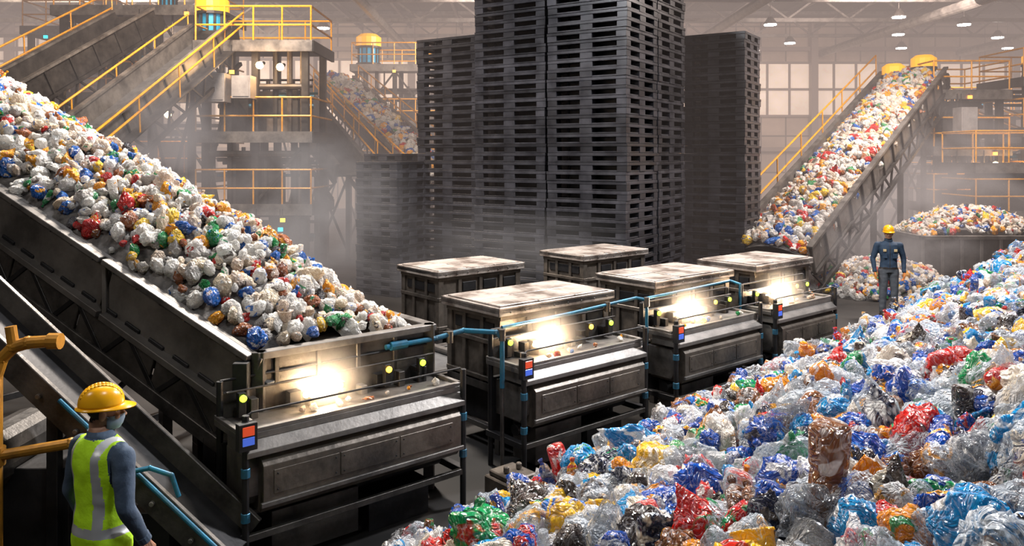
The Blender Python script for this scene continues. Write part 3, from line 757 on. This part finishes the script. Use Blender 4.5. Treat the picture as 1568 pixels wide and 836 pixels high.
def tower(x0,x1,y0,y1,levels,motors=(),seed=0,lamps=(),boxes=(),nind=3,clutter=12):
    rnd=random.Random(seed); b=MB(); top=levels[-1]
    nx=max(1,int(round((x1-x0)/1.7)))
    xs=[x0+(x1-x0)*i/nx for i in range(nx+1)]
    for x in xs:
        for y in (y0,y1): b.box(x-0.09,x+0.09,y-0.09,y+0.09,0,top,0)
    zprev=0
    for z in levels:
        b.box(x0-0.25,x1+0.25,y0-0.25,y1+0.25,z-0.05,z,0)
        b.box(x0-0.25,x1+0.25,y0-0.28,y0-0.2,z-0.22,z+0.08,1); b.box(x0-0.28,x0-0.2,y0-0.25,y1+0.25,z-0.22,z+0.08,0)
        b.box(x1+0.2,x1+0.28,y0-0.25,y1+0.25,z-0.22,z+0.08,0)
        for i in range(nx):
            if rnd.random()<0.6: b.beam((xs[i],y0,zprev+0.1),(xs[i+1],y0,z-0.2),0.07,0.07,0)
            if rnd.random()<0.4: b.beam((xs[i+1],y0,zprev+0.1),(xs[i],y0,z-0.2),0.07,0.07,0)
        for yy in ((y0-0.2,y1+0.2) if z==top else (y0-0.2,)):
            for zz in (0.5,1.0): b.cyl((x0-0.2,yy,z+zz),(x1+0.2,yy,z+zz),0.028,2,6)
            n=nx*2
            for i in range(n+1):
                x=x0-0.2+(x1-x0+0.4)*i/n; b.cyl((x,yy,z),(x,yy,z+1.0),0.024,2,6)
        for xx in (x0-0.2,x1+0.2):
            for zz in (0.5,1.0): b.cyl((xx,y0-0.2,z+zz),(xx,y1+0.2,z+zz),0.028,2,6)
        for k in range(clutter):
            w=rnd.uniform(0.25,0.7); x=rnd.uniform(x0+0.1,x1-0.7); y=rnd.uniform(y0+0.2,y1-0.7); h=rnd.uniform(0.4,1.5)
            h=min(h,z-zprev-0.3)
            b.box(x,x+w,y,y+w*0.8,zprev,zprev+h,rnd.choice((0,0,0,3))); b.cyl((x+w/2,y+w/2,zprev+h),(x+w/2,y+w/2,min(z,zprev+h+0.3)),0.06,0,8)
        for k in range(6):
            zz=zprev+rnd.uniform(0.8,1.6); zz=min(zz,z-0.3); y=rnd.uniform(y0,y1)
            b.cyl((x0,y,zz),(x1,y,zz),rnd.uniform(0.03,0.09),rnd.choice((0,0,3,5)),8)
        for k in range(5):
            xx=rnd.uniform(x0,x1); b.cyl((xx,y0+0.3,zprev),(xx,y0+0.3,z),rnd.uniform(0.03,0.1),rnd.choice((0,3)),8)
        zprev=z
    for m in motors: motor(b,m)
    for (x,y,z,w,h) in boxes:
        b.box(x,x+w,y-0.5,y,z,z+h,6); b.box(x+0.04,x+w-0.04,y-0.52,y-0.5,z+0.05,z+h-0.05,6)
    for (x,y,z) in lamps:
        b.sph((x,y,z),0.10,0.10,0.10,7); b.cyl((x,y+0.05,z),(x,y+0.35,z+0.1),0.05,0,8)
    for k in range(nind):
        z=rnd.choice(levels)
        xx=rnd.uniform(x0,x1-0.2); zo=rnd.uniform(-0.9,-0.15); b.box(xx,xx+0.12,y0-0.34,y0-0.28,z+zo,z+zo+0.1,rnd.choice((8,8,10,11,11)))
        b.box(xx+0.03,xx+0.06,y0-0.29,y0-0.2,z+zo,z-0.05,0)
    o=b.obj('steel_access_platform',[M_frame,M_steel2,M_yel,M_bronze,M_cyan,M_blue,M_cab,M_lampw,M_lampc,M_capglow,M_lampy,M_lampo])
    for (x,y,z) in lamps:
        ld=bpy.data.lights.new('platform_lamp','POINT'); ld.energy=70; ld.color=(1,0.62,0.3); ld.shadow_soft_size=0.1
        lo=bpy.data.objects.new('platform_lamp',ld); link(lo,o); lo.location=(x,y-0.25,z)
    return o
tower(-8.3,-5.6,21.6,23.6,[1.8,3.75,6.2],motors=[(-8.5,22.6,6.4,0.42)],seed=3,lamps=[(-6.75,21.3,5.6),(-6.2,21.3,5.55)],boxes=[(-8.3,21.4,4.6,0.75,0.75),(-7.4,21.5,4.7,0.5,0.6)],nind=5)
tower(-13.5,-9.2,24.0,26.5,[2.6,5.0,7.6],motors=[(-10.8,25,7.6)],seed=5,lamps=[(-10.2,23.6,4.4)])
tower(-6.6,-3.4,34.0,36.0,[2.4,4.6,7.0],motors=[(-6.3,35,7.0,0.5)],seed=6)
tower(13.6,15.6,25.5,27.6,[1.6,3.4,5.2],motors=[(12.7,26.5,5.2,0.33),(13.7,26.5,5.4,0.36)],seed=11,lamps=[(15.3,25.2,2.9)],nind=9,boxes=[(14.0,25.3,3.9,0.5,0.8)],clutter=16)
tower(16.4,20.4,25.4,27.4,[2.0,4.0,5.6],motors=[(17.2,26.3,5.6,0.3),(19.0,26.3,5.6,0.3)],seed=12,lamps=[(16.6,25.1,3.3)],nind=9,clutter=22)
tower(13.6,17.0,23.2,24.6,[1.5,2.9],motors=[],seed=13,nind=6,clutter=18)
tower(17.5,22.0,33,35,[2.4,5.0],motors=[(20.0,34,5.0)],seed=14)
tower(-17.5,-14.5,29,31,[2.4,5.0,7.8],motors=[],seed=15)
tower(7.5,10.5,39,41,[2.4,5.0],motors=[(9,40,5.0)],seed=16)

# ------------------------------------------------------------------ heaps
def big_heap():
    def H(s,t):
        base = 0.18+0.095*max(0,min(s,17))+0.35*(-t-1.2)
        base = min(base, 2.1+0.03*s)
        base += 0.12*noise.noise(Vector((s*0.6,t*0.6,1.7)))+0.06*noise.noise(Vector((s*1.7,t*1.7,4.7)))
        f = max(0,min(1,(-t-0.95)/0.45)); f = f**0.6
        g = max(0,min(1,(s+1.0)/1.5)); g = g*g*(3-2*g)
        k = max(0,min(1,(t+8.6)/1.5))
        return base*f*g*k
    c = MB(); vs=[];fs=[]; ns,nt_=90,50
    for i in range(ns+1):
        for j in range(nt_+1):
            s=-1.0+19.0*i/ns; t=-0.95-7.65*j/nt_
            p=ST(s,t,max(0.0,H(s,t)-0.12)); vs.append(p)
    for i in range(ns):
        for j in range(nt_): a=i*(nt_+1)+j; fs.append((a+1,a,a+nt_+1,a+nt_+2))
    c.add(vs,fs,0); o=c.obj('plastic_waste_heap',[M_core],smooth=True)
    pts=[]; s=-0.9
    while s<17.5:
        near = max(0,min(1,(7-s)/6))
        g=0.125+0.03*near
        t=-1.0
        while t>-8.0:
            ss=s+random.uniform(-.08,.08); tt=t+random.uniform(-.08,.08); h=H(ss,tt)
            if h>0.03:
                p=ST(ss,tt,h); 
                r=random.random(); k=1.0+0.4*near*min(1,(-tt-0.8)/1.5)
                rad = random.uniform(0.055,0.085) if r<0.35 else random.uniform(0.085,0.12) if r<0.84 else random.uniform(0.12,0.17)
                rad*=k
                pts.append((p.x,p.y,p.z+random.uniform(-0.08,0.06),rad))
            t-=g
        s+=g
    scatter('film_and_bags',pts,GA,NA,o)
big_heap()
def small_heap(cx,cy,rx,ry,h,z0=0,name='plastic_waste_heap',n=900,rad=(0.07,0.14),parent=None):
    c=MB(); rings=[]
    for k in range(8):
        f=k/7; rr=1-f*0.97; rings.append([Vector((cx+rx*rr*math.cos(a*math.pi/12),cy+ry*rr*math.sin(a*math.pi/12),z0+h*0.85*math.sin(f*math.pi/2))) for a in range(24)])
    c.loft(rings,0); e=c.obj(name,[M_core],smooth=True)
    pts=[]
    for _ in range(n):
        a=random.uniform(0,2*math.pi); r=math.sqrt(random.random())
        z=z0+h*math.cos(r*math.pi/2)**0.8+0.1*noise.noise(Vector((a*3,r*3,cx)))
        pts.append((cx+rx*r*math.cos(a),cy+ry*r*math.sin(a),z,random.uniform(*rad)))
    scatter('waste_pieces',pts,GB,NB,e)
small_heap(8.6,18.6,1.6,1.4,0.75)
small_heap(5.6,17.6,1.0,0.8,0.6,n=450)
def container(x0,x1,y0,y1,z1):
    b=MB()
    b.box(x0,x1,y0,y0+0.08,0.15,z1,0); b.box(x0,x1,y1-0.08,y1,0.15,z1,0); b.box(x0,x0+0.08,y0,y1,0.15,z1,0); b.box(x1-0.08,x1,y0,y1,0.15,z1,0)
    b.box(x0,x1,y0,y1,0.12,0.2,0); b.box(x0-0.06,x1+0.06,y0-0.06,y0+0.06,z1-0.06,z1+0.04,1); b.box(x0-0.06,x0+0.06,y0-0.06,y1+0.06,z1-0.06,z1+0.04,1)
    n=int((x1-x0)/0.45)
    for i in range(n+1):
        x=x0+(x1-x0)*i/n; b.box(x-0.04,x+0.04,y0-0.05,y0,0.1,z1,1)
    for x in (x0+0.15,x1-0.15):
        for y in (y0+0.1,y1-0.1): b.box(x-0.08,x+0.08,y-0.08,y+0.08,0,0.15,0)
    b.box(x0+0.1,x1-0.1,y0+0.1,y1-0.1,z1-0.2,z1-0.15,2)
    o=b.obj('waste_container',[M_steel,M_steel2,M_core],bevel=0.01)
    pts=[]
    for _ in range(900):
        x=random.uniform(x0+0.1,x1-0.1); y=random.uniform(y0+0.1,y1-0.1)
        f=math.sin(math.pi*(x-x0)/(x1-x0))*math.sin(math.pi*(y-y0)/(y1-y0))
        pts.append((x,y,z1-0.1+0.75*f**0.6,random.uniform(0.07,0.13)))
    scatter('waste_pieces',pts,GB,NB,o)
container(10.2,13.6,19.8,21.8,1.15)

# ------------------------------------------------------------------ people
def remeshed(b, voxel, smooth=2, name='tmp'):
    o = b.obj(name,[],smooth=True)
    r = o.modifiers.new('r','REMESH'); r.mode='VOXEL'; r.voxel_size=voxel
    s = o.modifiers.new('s','SMOOTH'); s.factor=0.5; s.iterations=smooth
    dg = bpy.context.evaluated_depsgraph_get(); dg.update()
    me = bpy.data.meshes.new_from_object(o.evaluated_get(dg))
    bpy.data.objects.remove(o)
    me.polygons.foreach_set('use_smooth',[True]*len(me.polygons))
    return me
def capsule(b,a,c,r1,r2,n=14):
    b.cyl(a,c,r1,0,n,r2); b.sph(a,r1,r1,r1,0,n,8); b.sph(c,r2,r2,r2,0,n,8)
def ering(cx,cy,z,rx,ry,n=24,pw=0.9):
    out=[]
    for i in range(n):
        t=2*math.pi*i/n; c=math.cos(t); s=math.sin(t)
        out.append(Vector((cx+rx*math.copysign(abs(c)**pw,c), cy+ry*math.copysign(abs(s)**pw,s), z)))
    return out
M_skin = simple_mat('skin',(0.36,0.19,0.12),0.5,0,(0.42,0.23,0.15),20)
M_hair = simple_mat('black_hair',(0.012,0.01,0.01),0.6)
M_helm = simple_mat('yellow_hard_hat',(0.85,0.40,0.005),0.25)
M_navy = simple_mat('navy_work_jacket',(0.012,0.03,0.06),0.8,0,(0.022,0.045,0.08),12,0.5,9)
M_shirt = simple_mat('blue_grey_shirt',(0.035,0.06,0.10),0.85,0,(0.06,0.09,0.14),12,0.7,8)
M_trou = simple_mat('grey_work_trousers',(0.05,0.058,0.07),0.85,0,(0.08,0.088,0.10),12,0.5,9)
M_boot = simple_mat('work_boot',(0.02,0.016,0.014),0.5)
M_glove = simple_mat('orange_work_glove',(0.6,0.2,0.05),0.7)
M_mask = simple_mat('face_mask_fabric',(0.16,0.22,0.30),0.8,0,(0.22,0.28,0.36),20)
M_vis = simple_mat('hi_vis_fabric',(0.42,0.74,0.01),0.75,0,(0.34,0.60,0.01),10,0.6,10,emit=(0.5,0.8,0.0),estr=0.05)  # weak glow added to the fluorescent cloth colour
M_refl = simple_mat('reflective_tape',(0.5,0.52,0.54),0.35,0.3)
M_eyew = simple_mat('eye_white',(0.7,0.68,0.66),0.3); M_lip = simple_mat('lips',(0.28,0.1,0.08),0.5)
M_patch = simple_mat('chest_badge',(0.5,0.38,0.2),0.7)
def hand(b,w,dirv,palm_n,side,scale=1.0):
    w=Vector(w); d=Vector(dirv).normalized(); n=Vector(palm_n).normalized(); s=Vector(side).normalized()
    for k in range(4):
        o=(k-1.5)*0.019*-1
        capsule(b,w+d*0.015+s*o*0.7,w+d*0.09+s*o,0.015,0.0125,8)
        Lf=(0.072,0.080,0.074,0.058)[k]; base=w+d*0.092+s*o
        j1=base+d*Lf*0.45+n*0.008; j2=j1+d*Lf*0.3+n*0.016; j3=j2+d*Lf*0.2+n*0.022
        capsule(b,base,j1,0.0095,0.0088,8); capsule(b,j1,j2,0.0088,0.008,8); capsule(b,j2,j3,0.008,0.007,8)
    t0=w+d*0.025+s*0.022; t1=w+d*0.065+s*0.048+n*0.008; t2=w+d*0.098+s*0.050+n*0.02
    capsule(b,t0,t1,0.014,0.011,8); capsule(b,t1,t2,0.011,0.009,8)
def person(name, loc, rotz, headrot, outfit, arms):
    root = bpy.data.objects.new(name,None); link(root); root.location=loc; root.rotation_euler[2]=rotz
    b=MB()
    T=[(0.86,.0,.0,.155,.115),(0.93,0,.005,.172,.125),(1.02,0,0,.160,.118),(1.12,0,-.002,.152,.112),(1.24,0,-.005,.172,.122),(1.34,0,0,.19,.128),(1.41,0,.005,.185,.115),(1.455,0,.01,.135,.09),(1.485,0,.012,.075,.07),(1.56,0,.005,.058,.062)]
    b.loft([ering(x,y,z,rx,ry) for z,x,y,rx,ry in T])
    segs=[]
    for sx,(sh,el,wr) in zip((-1,1),arms):
        sh=Vector(sh);el=Vector(el);wr=Vector(wr)
        capsule(b,sh,el,0.068,0.053); capsule(b,el,wr,0.053,0.038); capsule(b,sh-Vector((sx*0.05,0,-0.01)),sh,0.06,0.068)
        segs.append((sh,el,wr))
    for sx in (-1,1):
        hip=(sx*.09,0,.9);kn=(sx*.105,-.015,.49);an=(sx*.11,.015,.1)
        capsule(b,hip,kn,0.105,0.074); capsule(b,kn,an,0.074,0.062)
    me=remeshed(b,0.011,3,'body')
    top=M_shirt if outfit=='vest' else M_navy
    me.materials.clear()
    for m_ in (top,M_trou,M_vis,M_refl,M_skin,M_boot): me.materials.append(m_)
    def armdist(c):
        best=9
        for sh,el,wr in segs:
            for a,e in ((sh,el),(el,wr)):
                ab=e-a; t=max(0,min(1,(c-a).dot(ab)/ab.dot(ab))); best=min(best,(c-(a+ab*t)).length)
        return best
    idx=[]
    vestv=set()
    for p in me.polygons:
        c=p.center; m_=0
        if c.z<0.93 and armdist(c)>0.085: m_=1
        if c.z>1.50: m_=4
        if outfit=='vest' and 0.82<c.z<1.485:
            isarm=armdist(c)<0.078 and abs(c.x)>0.165-0.25*max(0,c.z-1.36)
            if not isarm and abs(c.x)<0.212:
                m_=2
                if abs(c.z-0.965)<0.026: m_=3
                if c.z>0.965 and abs(abs(c.x)-0.105)<0.025: m_=3
                for v in p.vertices: vestv.add(v)
        if outfit=='jacket' and m_==0:
            if abs(c.z-0.95)<0.018 and armdist(c)>0.085: m_=5
            if abs(c.x)<0.008 and c.y<0: m_=5
        idx.append(m_)
    me.polygons.foreach_set('material_index',idx)
    nr={v:me.vertices[v].normal.copy() for v in vestv}
    for v in me.vertices:
        cc=v.co
        w=0.006*noise.noise(Vector((cc.x*9,cc.y*9,cc.z*14)))
        if v.index in nr: v.co=cc+nr[v.index]*(0.014+w*1.2)
        elif cc.z<1.48: v.co=cc+v.normal*w
    body=bpy.data.objects.new('body',me); link(body,root)
    b=MB()
    for sx in (-1,1):
        capsule(b,(sx*.11,.02,.13),(sx*.11,.02,.06),0.058,0.055); capsule(b,(sx*.11,.03,.05),(sx*.125,-.14,.045),0.048,0.046)
        b.box(sx*.115-.05,sx*.115+.05,-.18,.08,0.0,.03)
    mb=remeshed(b,0.009,2); mb.materials.clear(); mb.materials.append(M_boot); link(bpy.data.objects.new('boots',mb),root)
    for k,(sh,el,wr) in enumerate(segs):
        b=MB(); fd=(wr-el).normalized(); sx=-1 if k==0 else 1
        hand(b,wr+fd*0.02,(fd+Vector((0,0,-0.6))).normalized(),(-sx,0,0),(0,-1,0))
        mh=remeshed(b,0.0045,1); mh.materials.clear(); mh.materials.append(M_glove if outfit=='jacket' else M_skin)
        link(bpy.data.objects.new('hand',mh),root)
        c=MB(); c.cyl(wr-fd*0.03,wr+fd*0.02,0.041,0,14); c.obj('cuff',[top],root,bevel=0.004)
    c=MB(); c.loft([ering(0,.008,z,rx,ry) for z,rx,ry in ((1.465,.085,.08),(1.49,.078,.076),(1.535,.07,.072),(1.525,.063,.066),(1.49,.066,.066))],0); c.obj('collar',[top],root,smooth=True)
    if outfit=='jacket':
        c=MB(); c.box(-.13,-.07,-.142,-.128,1.28,1.33,0); c.box(.07,.13,-.142,-.128,1.28,1.33,0); c.box(-.14,-.05,-.135,-.12,1.15,1.24,1); c.box(.05,.14,-.135,-.12,1.15,1.24,1)
        c.obj('chest_pockets',[M_patch,M_navy],root,bevel=0.004)
    H=bpy.data.objects.new('head',None); link(H,root); H.location=(0,-0.005,1.525); H.rotation_euler[2]=headrot
    b=MB()
    R=[(0.0,.028,-.078,-.03),(.015,.042,-.09,-.01),(.04,.055,-.096,.02),(.07,.064,-.096,.05),(.1,.070,-.093,.078),(.118,.0715,-.088,.088),(.14,.074,-.094,.096),(.17,.075,-.09,.098),(.2,.066,-.072,.085),(.222,.045,-.04,.06),(.235,.015,-.005,.03)]
    b.loft([ering(0,(yf+yb)/2,z,rx,(yb-yf)/2,24,0.95) for z,rx,yf,yb in R])
    capsule(b,(0,.02,.05),(0,.015,-.04),0.056,0.055)
    capsule(b,(0,-.098,.112),(0,-.118,.078),0.009,0.013,8); b.sph((-.011,-.108,.073),.009,.01,.008); b.sph((.011,-.108,.073),.009,.01,.008)
    for sx in (-1,1):
        b.sph((sx*.076,.005,.1),.009,.02,.033); capsule(b,(sx*.012,-.096,.135),(sx*.045,-.088,.135),0.009,0.008,8)
        b.sph((sx*.045,-.07,.08),.022,.022,.02)
    mh=remeshed(b,0.005,2); mh.materials.clear(); mh.materials.append(M_skin); mh.materials.append(M_hair)
    mi=[]
    for p in mh.polygons:
        c=p.center
        hair = c.z>0.075+0.0 and c.y>0.02 and abs(c.x)<0.075 and (c.z>0.03) or c.z>0.165
        hair = hair or (c.z>0.06 and c.y>0.055)
        mi.append(1 if hair else 0)
    mh.polygons.foreach_set('material_index',mi)
    link(bpy.data.objects.new('face',mh),H)
    c=MB()
    for sx in (-1,1):
        c.sph((sx*.031,-.082,.115),.012,.010,.009,0); c.sph((sx*.031,-.0905,.115),.0055,.004,.0055,1,10,6)
        c.beam((sx*.016,-.100,.134),(sx*.048,-.090,.136),0.006,0.006,1)
    if outfit=='jacket': c.sph((0,-.0965,.042),.022,.006,.006,2)
    c.obj('facial_features',[M_eyew,M_hair,M_lip],H,smooth=True)
    if outfit=='vest':
        c=MB(); c.loft([[Vector((rx*math.sin(a),-ry*math.cos(a)-0.012+oy,z)) for a in [(-1.5+3.0*i/14) for i in range(15)]] for z,rx,ry,oy in ((0.005,.05,.082,-.0),(.03,.066,.098,0),(.06,.074,.108,0),(.09,.072,.105,-.004))],0,cap=False)
        c.cyl((-.072,-.03,.085),(-.078,.02,.11),.002,0,6); c.cyl((.072,-.03,.085),(.078,.02,.11),.002,0,6)
        mo=c.obj('face_mask',[M_mask],H,smooth=True)
    c=MB(); rings=[]
    n=36
    for z,k in ((0.145,1.0),(0.165,1.0),(0.195,0.97),(0.225,0.87),(0.25,0.68),(0.265,0.45),(0.272,0.2),(0.273,0.02)):
        ring=[]
        for i in range(n):
            a=2*math.pi*i/n; ridge=1.0+(0.02 if abs(math.cos(a))<0.12 else 0)
            ring.append(Vector((0.102*k*math.cos(a)*ridge,0.008+0.124*k*math.sin(a)*ridge,z)))
        rings.append(ring)
    c.loft(rings,0)
    r0=[];r1=[];r2=[];r3=[]
    for i in range(n):
        a=2*math.pi*i/n; f=max(0,-math.sin(a)); e=0.016+0.05*f**2.5
        r0.append(Vector((0.100*math.cos(a),0.008+0.122*math.sin(a),0.152))); r1.append(Vector(((0.102+e*0.8)*math.cos(a),0.008+(0.124+e)*math.sin(a),0.143-0.012*f)))
        r2.append(r1[-1]+Vector((0,0,-0.006))); r3.append(Vector((0.096*math.cos(a),0.008+0.118*math.sin(a),0.142)))
    c.loft([r0,r1,r2,r3],0,cap=False)
    for ox in (-0.03,0,0.03):
        pts=[Vector((ox,0.008+0.115*math.cos(a),0.168+0.106*math.sin(a)*(1-abs(ox)*1.2))) for a in [0.35+2.44*i/14 for i in range(15)]]
        for p,q in zip(pts[:-1],pts[1:]): c.cyl(p,q,0.007,0,8)
    c.obj('hard_hat',[M_helm],H,smooth=True,bevel=0)
    return root
person('sorting_worker',(-2.44,4.74,0),math.radians(150),math.radians(-32),'vest',
   [((-.205,0,1.40),(-.265,.03,1.13),(-.25,-.10,.90)),((.205,0,1.40),(.26,.03,1.13),(.26,-.07,.90))])
person('sorting_worker',(7.47,15.8,0),math.radians(-12),math.radians(-8),'jacket',
   [((-.205,0,1.40),(-.285,.03,1.13),(-.27,-.06,.89)),((.205,0,1.40),(.285,.03,1.13),(.27,-.06,.89))])

# ------------------------------------------------------------------ lights
def area(name,loc,target,size,energy,col):  # area lights without fixtures, added overhead for the light they give
    l=bpy.data.lights.new(name,'AREA'); l.energy=energy; l.size=size; l.color=col
    o=bpy.data.objects.new(name,l); link(o); o.location=loc
    o.rotation_euler=(Vector(target)-Vector(loc)).to_track_quat('-Z','Y').to_euler(); return o
area('unseen_overhead_light',(6.5,10.5,8.6),(3.6,5.8,0.8),0.9,2100,(0.97,0.97,1.0))
area('unseen_overhead_light',(1.0,2.0,9.0),(2.5,6.5,0.8),1.2,260,(0.93,0.96,1.0))  # front fill added over the heap and stations
area('unseen_overhead_light',(-3.0,12.5,9.3),(-4.8,8.5,2.4),1.0,2500,(1.0,0.90,0.80))
area('unseen_overhead_light',(3,14.0,9.3),(2.5,9.5,1),2.0,600,(1.0,0.86,0.76))
area('unseen_overhead_light',(-5.0,9.5,9.0),(1.5,16.5,4),1.5,800,(0.92,0.94,1.0))  # raking light added to bring out the pallet ribs
area('unseen_overhead_light',(11,19,9.3),(9.5,19,1),2.0,3400,(1.0,0.86,0.78))
area('unseen_overhead_light',(-7,18,9.3),(-7.5,23,4),2.0,1700,(1.0,0.80,0.64))
area('unseen_overhead_light',(0,32,9.2),(0,44,6),5,3600,(1.0,0.80,0.68))
area('unseen_overhead_light',(16,32,9.2),(20,44,5),5,3600,(1.0,0.80,0.70))
area('unseen_overhead_light',(-18,32,9.2),(-20,46,8),5,9000,(1.0,0.82,0.66))
area('unseen_overhead_light',(-7.0,2.0,7.5),(-3.6,7,1.8),1.5,150,(1.0,0.92,0.84))  # front-left fill added for the conveyor side wall

w=bpy.data.worlds.new('world'); scene.world=w; w.use_nodes=True
w.node_tree.nodes['Background'].inputs[0].default_value=(0.85,0.85,0.9,1); w.node_tree.nodes['Background'].inputs[1].default_value=0.06  # dim ambient fill, let in where the hall has no back wall

# ------------------------------------------------------------------ self-glowing haze and steam
def haze(name,box,dens,col,lum):
    b=MB(); b.box(*box)
    hz=bpy.data.materials.new(name+'_vapour'); t,N,L=nt(hz)
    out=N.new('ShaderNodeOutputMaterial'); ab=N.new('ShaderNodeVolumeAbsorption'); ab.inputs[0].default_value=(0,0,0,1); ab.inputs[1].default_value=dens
    em=N.new('ShaderNodeEmission'); em.inputs[0].default_value=(*col,1); em.inputs[1].default_value=dens*lum  # haze brightness is emitted by the volume, in place of scattered light
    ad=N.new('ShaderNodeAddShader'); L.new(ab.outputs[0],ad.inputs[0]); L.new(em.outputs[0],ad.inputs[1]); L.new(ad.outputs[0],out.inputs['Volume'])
    b.obj(name,[hz])
haze('glowing_steam_haze',(-31.8,31.8,16.8,47.2,0.02,10.9),0.029,(0.52,0.41,0.37),1.0)
def puff(name,c,r,dens,col,seed):
    b=MB(); b.sph((0,0,0),1,1,1,0,24,14)
    hz=bpy.data.materials.new('glowing_steam_vapour'); t,N,L=nt(hz)
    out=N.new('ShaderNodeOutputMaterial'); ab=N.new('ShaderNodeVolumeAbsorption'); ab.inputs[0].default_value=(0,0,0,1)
    em=N.new('ShaderNodeEmission'); em.inputs[0].default_value=(*col,1)  # plumes emit their own brightness too, no lamp lights them
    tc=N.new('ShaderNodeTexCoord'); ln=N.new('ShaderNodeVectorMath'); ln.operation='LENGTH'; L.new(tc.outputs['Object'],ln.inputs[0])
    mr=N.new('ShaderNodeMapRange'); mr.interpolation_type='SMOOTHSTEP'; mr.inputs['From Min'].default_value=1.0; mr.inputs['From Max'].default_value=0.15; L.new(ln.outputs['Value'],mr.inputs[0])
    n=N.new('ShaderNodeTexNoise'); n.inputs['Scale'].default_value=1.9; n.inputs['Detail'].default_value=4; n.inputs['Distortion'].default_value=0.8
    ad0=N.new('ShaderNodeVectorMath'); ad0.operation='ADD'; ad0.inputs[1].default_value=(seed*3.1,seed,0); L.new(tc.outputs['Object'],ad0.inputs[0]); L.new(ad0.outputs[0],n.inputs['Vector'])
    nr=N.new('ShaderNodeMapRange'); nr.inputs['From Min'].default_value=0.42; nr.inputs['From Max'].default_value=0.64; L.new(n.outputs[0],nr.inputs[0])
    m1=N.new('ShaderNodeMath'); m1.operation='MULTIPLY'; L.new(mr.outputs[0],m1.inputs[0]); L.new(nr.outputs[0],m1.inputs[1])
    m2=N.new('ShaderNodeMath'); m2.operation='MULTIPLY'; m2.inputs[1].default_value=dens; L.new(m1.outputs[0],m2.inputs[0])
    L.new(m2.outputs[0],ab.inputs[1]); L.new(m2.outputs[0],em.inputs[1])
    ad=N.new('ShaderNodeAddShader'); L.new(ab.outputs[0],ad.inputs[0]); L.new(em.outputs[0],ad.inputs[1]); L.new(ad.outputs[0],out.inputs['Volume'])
    o=b.obj(name,[hz],loc=c); o.scale=r
puff('glowing_steam_plume',(-4.0,15.2,2.0),(2.6,1.5,2.4),1.1,(0.42,0.38,0.37),1)
puff('glowing_steam_plume',(-7.2,17.2,3.4),(3.0,2.0,2.8),0.8,(0.40,0.35,0.34),2)
puff('glowing_steam_plume',(12.0,22.6,2.6),(5.0,1.6,2.9),0.8,(0.66,0.56,0.53),3)
puff('glowing_steam_plume',(-0.3,14.3,1.3),(3.2,1.0,1.4),0.7,(0.32,0.29,0.28),4)
puff('glowing_steam_plume',(8.4,17.6,1.4),(2.6,1.0,1.5),0.8,(0.60,0.52,0.50),6)

# ------------------------------------------------------------------ camera
cam=bpy.data.cameras.new('camera'); co=bpy.data.objects.new('camera',cam); link(co)
co.location=(0,0,3.15); co.rotation_euler=(math.radians(90),0,0)
cam.lens=28; cam.sensor_width=36; cam.shift_y=-0.1135; cam.clip_end=200
scene.camera=co
scene.view_settings.view_transform='Standard'
scene.view_settings.look='None'
scene.view_settings.exposure=-0.12
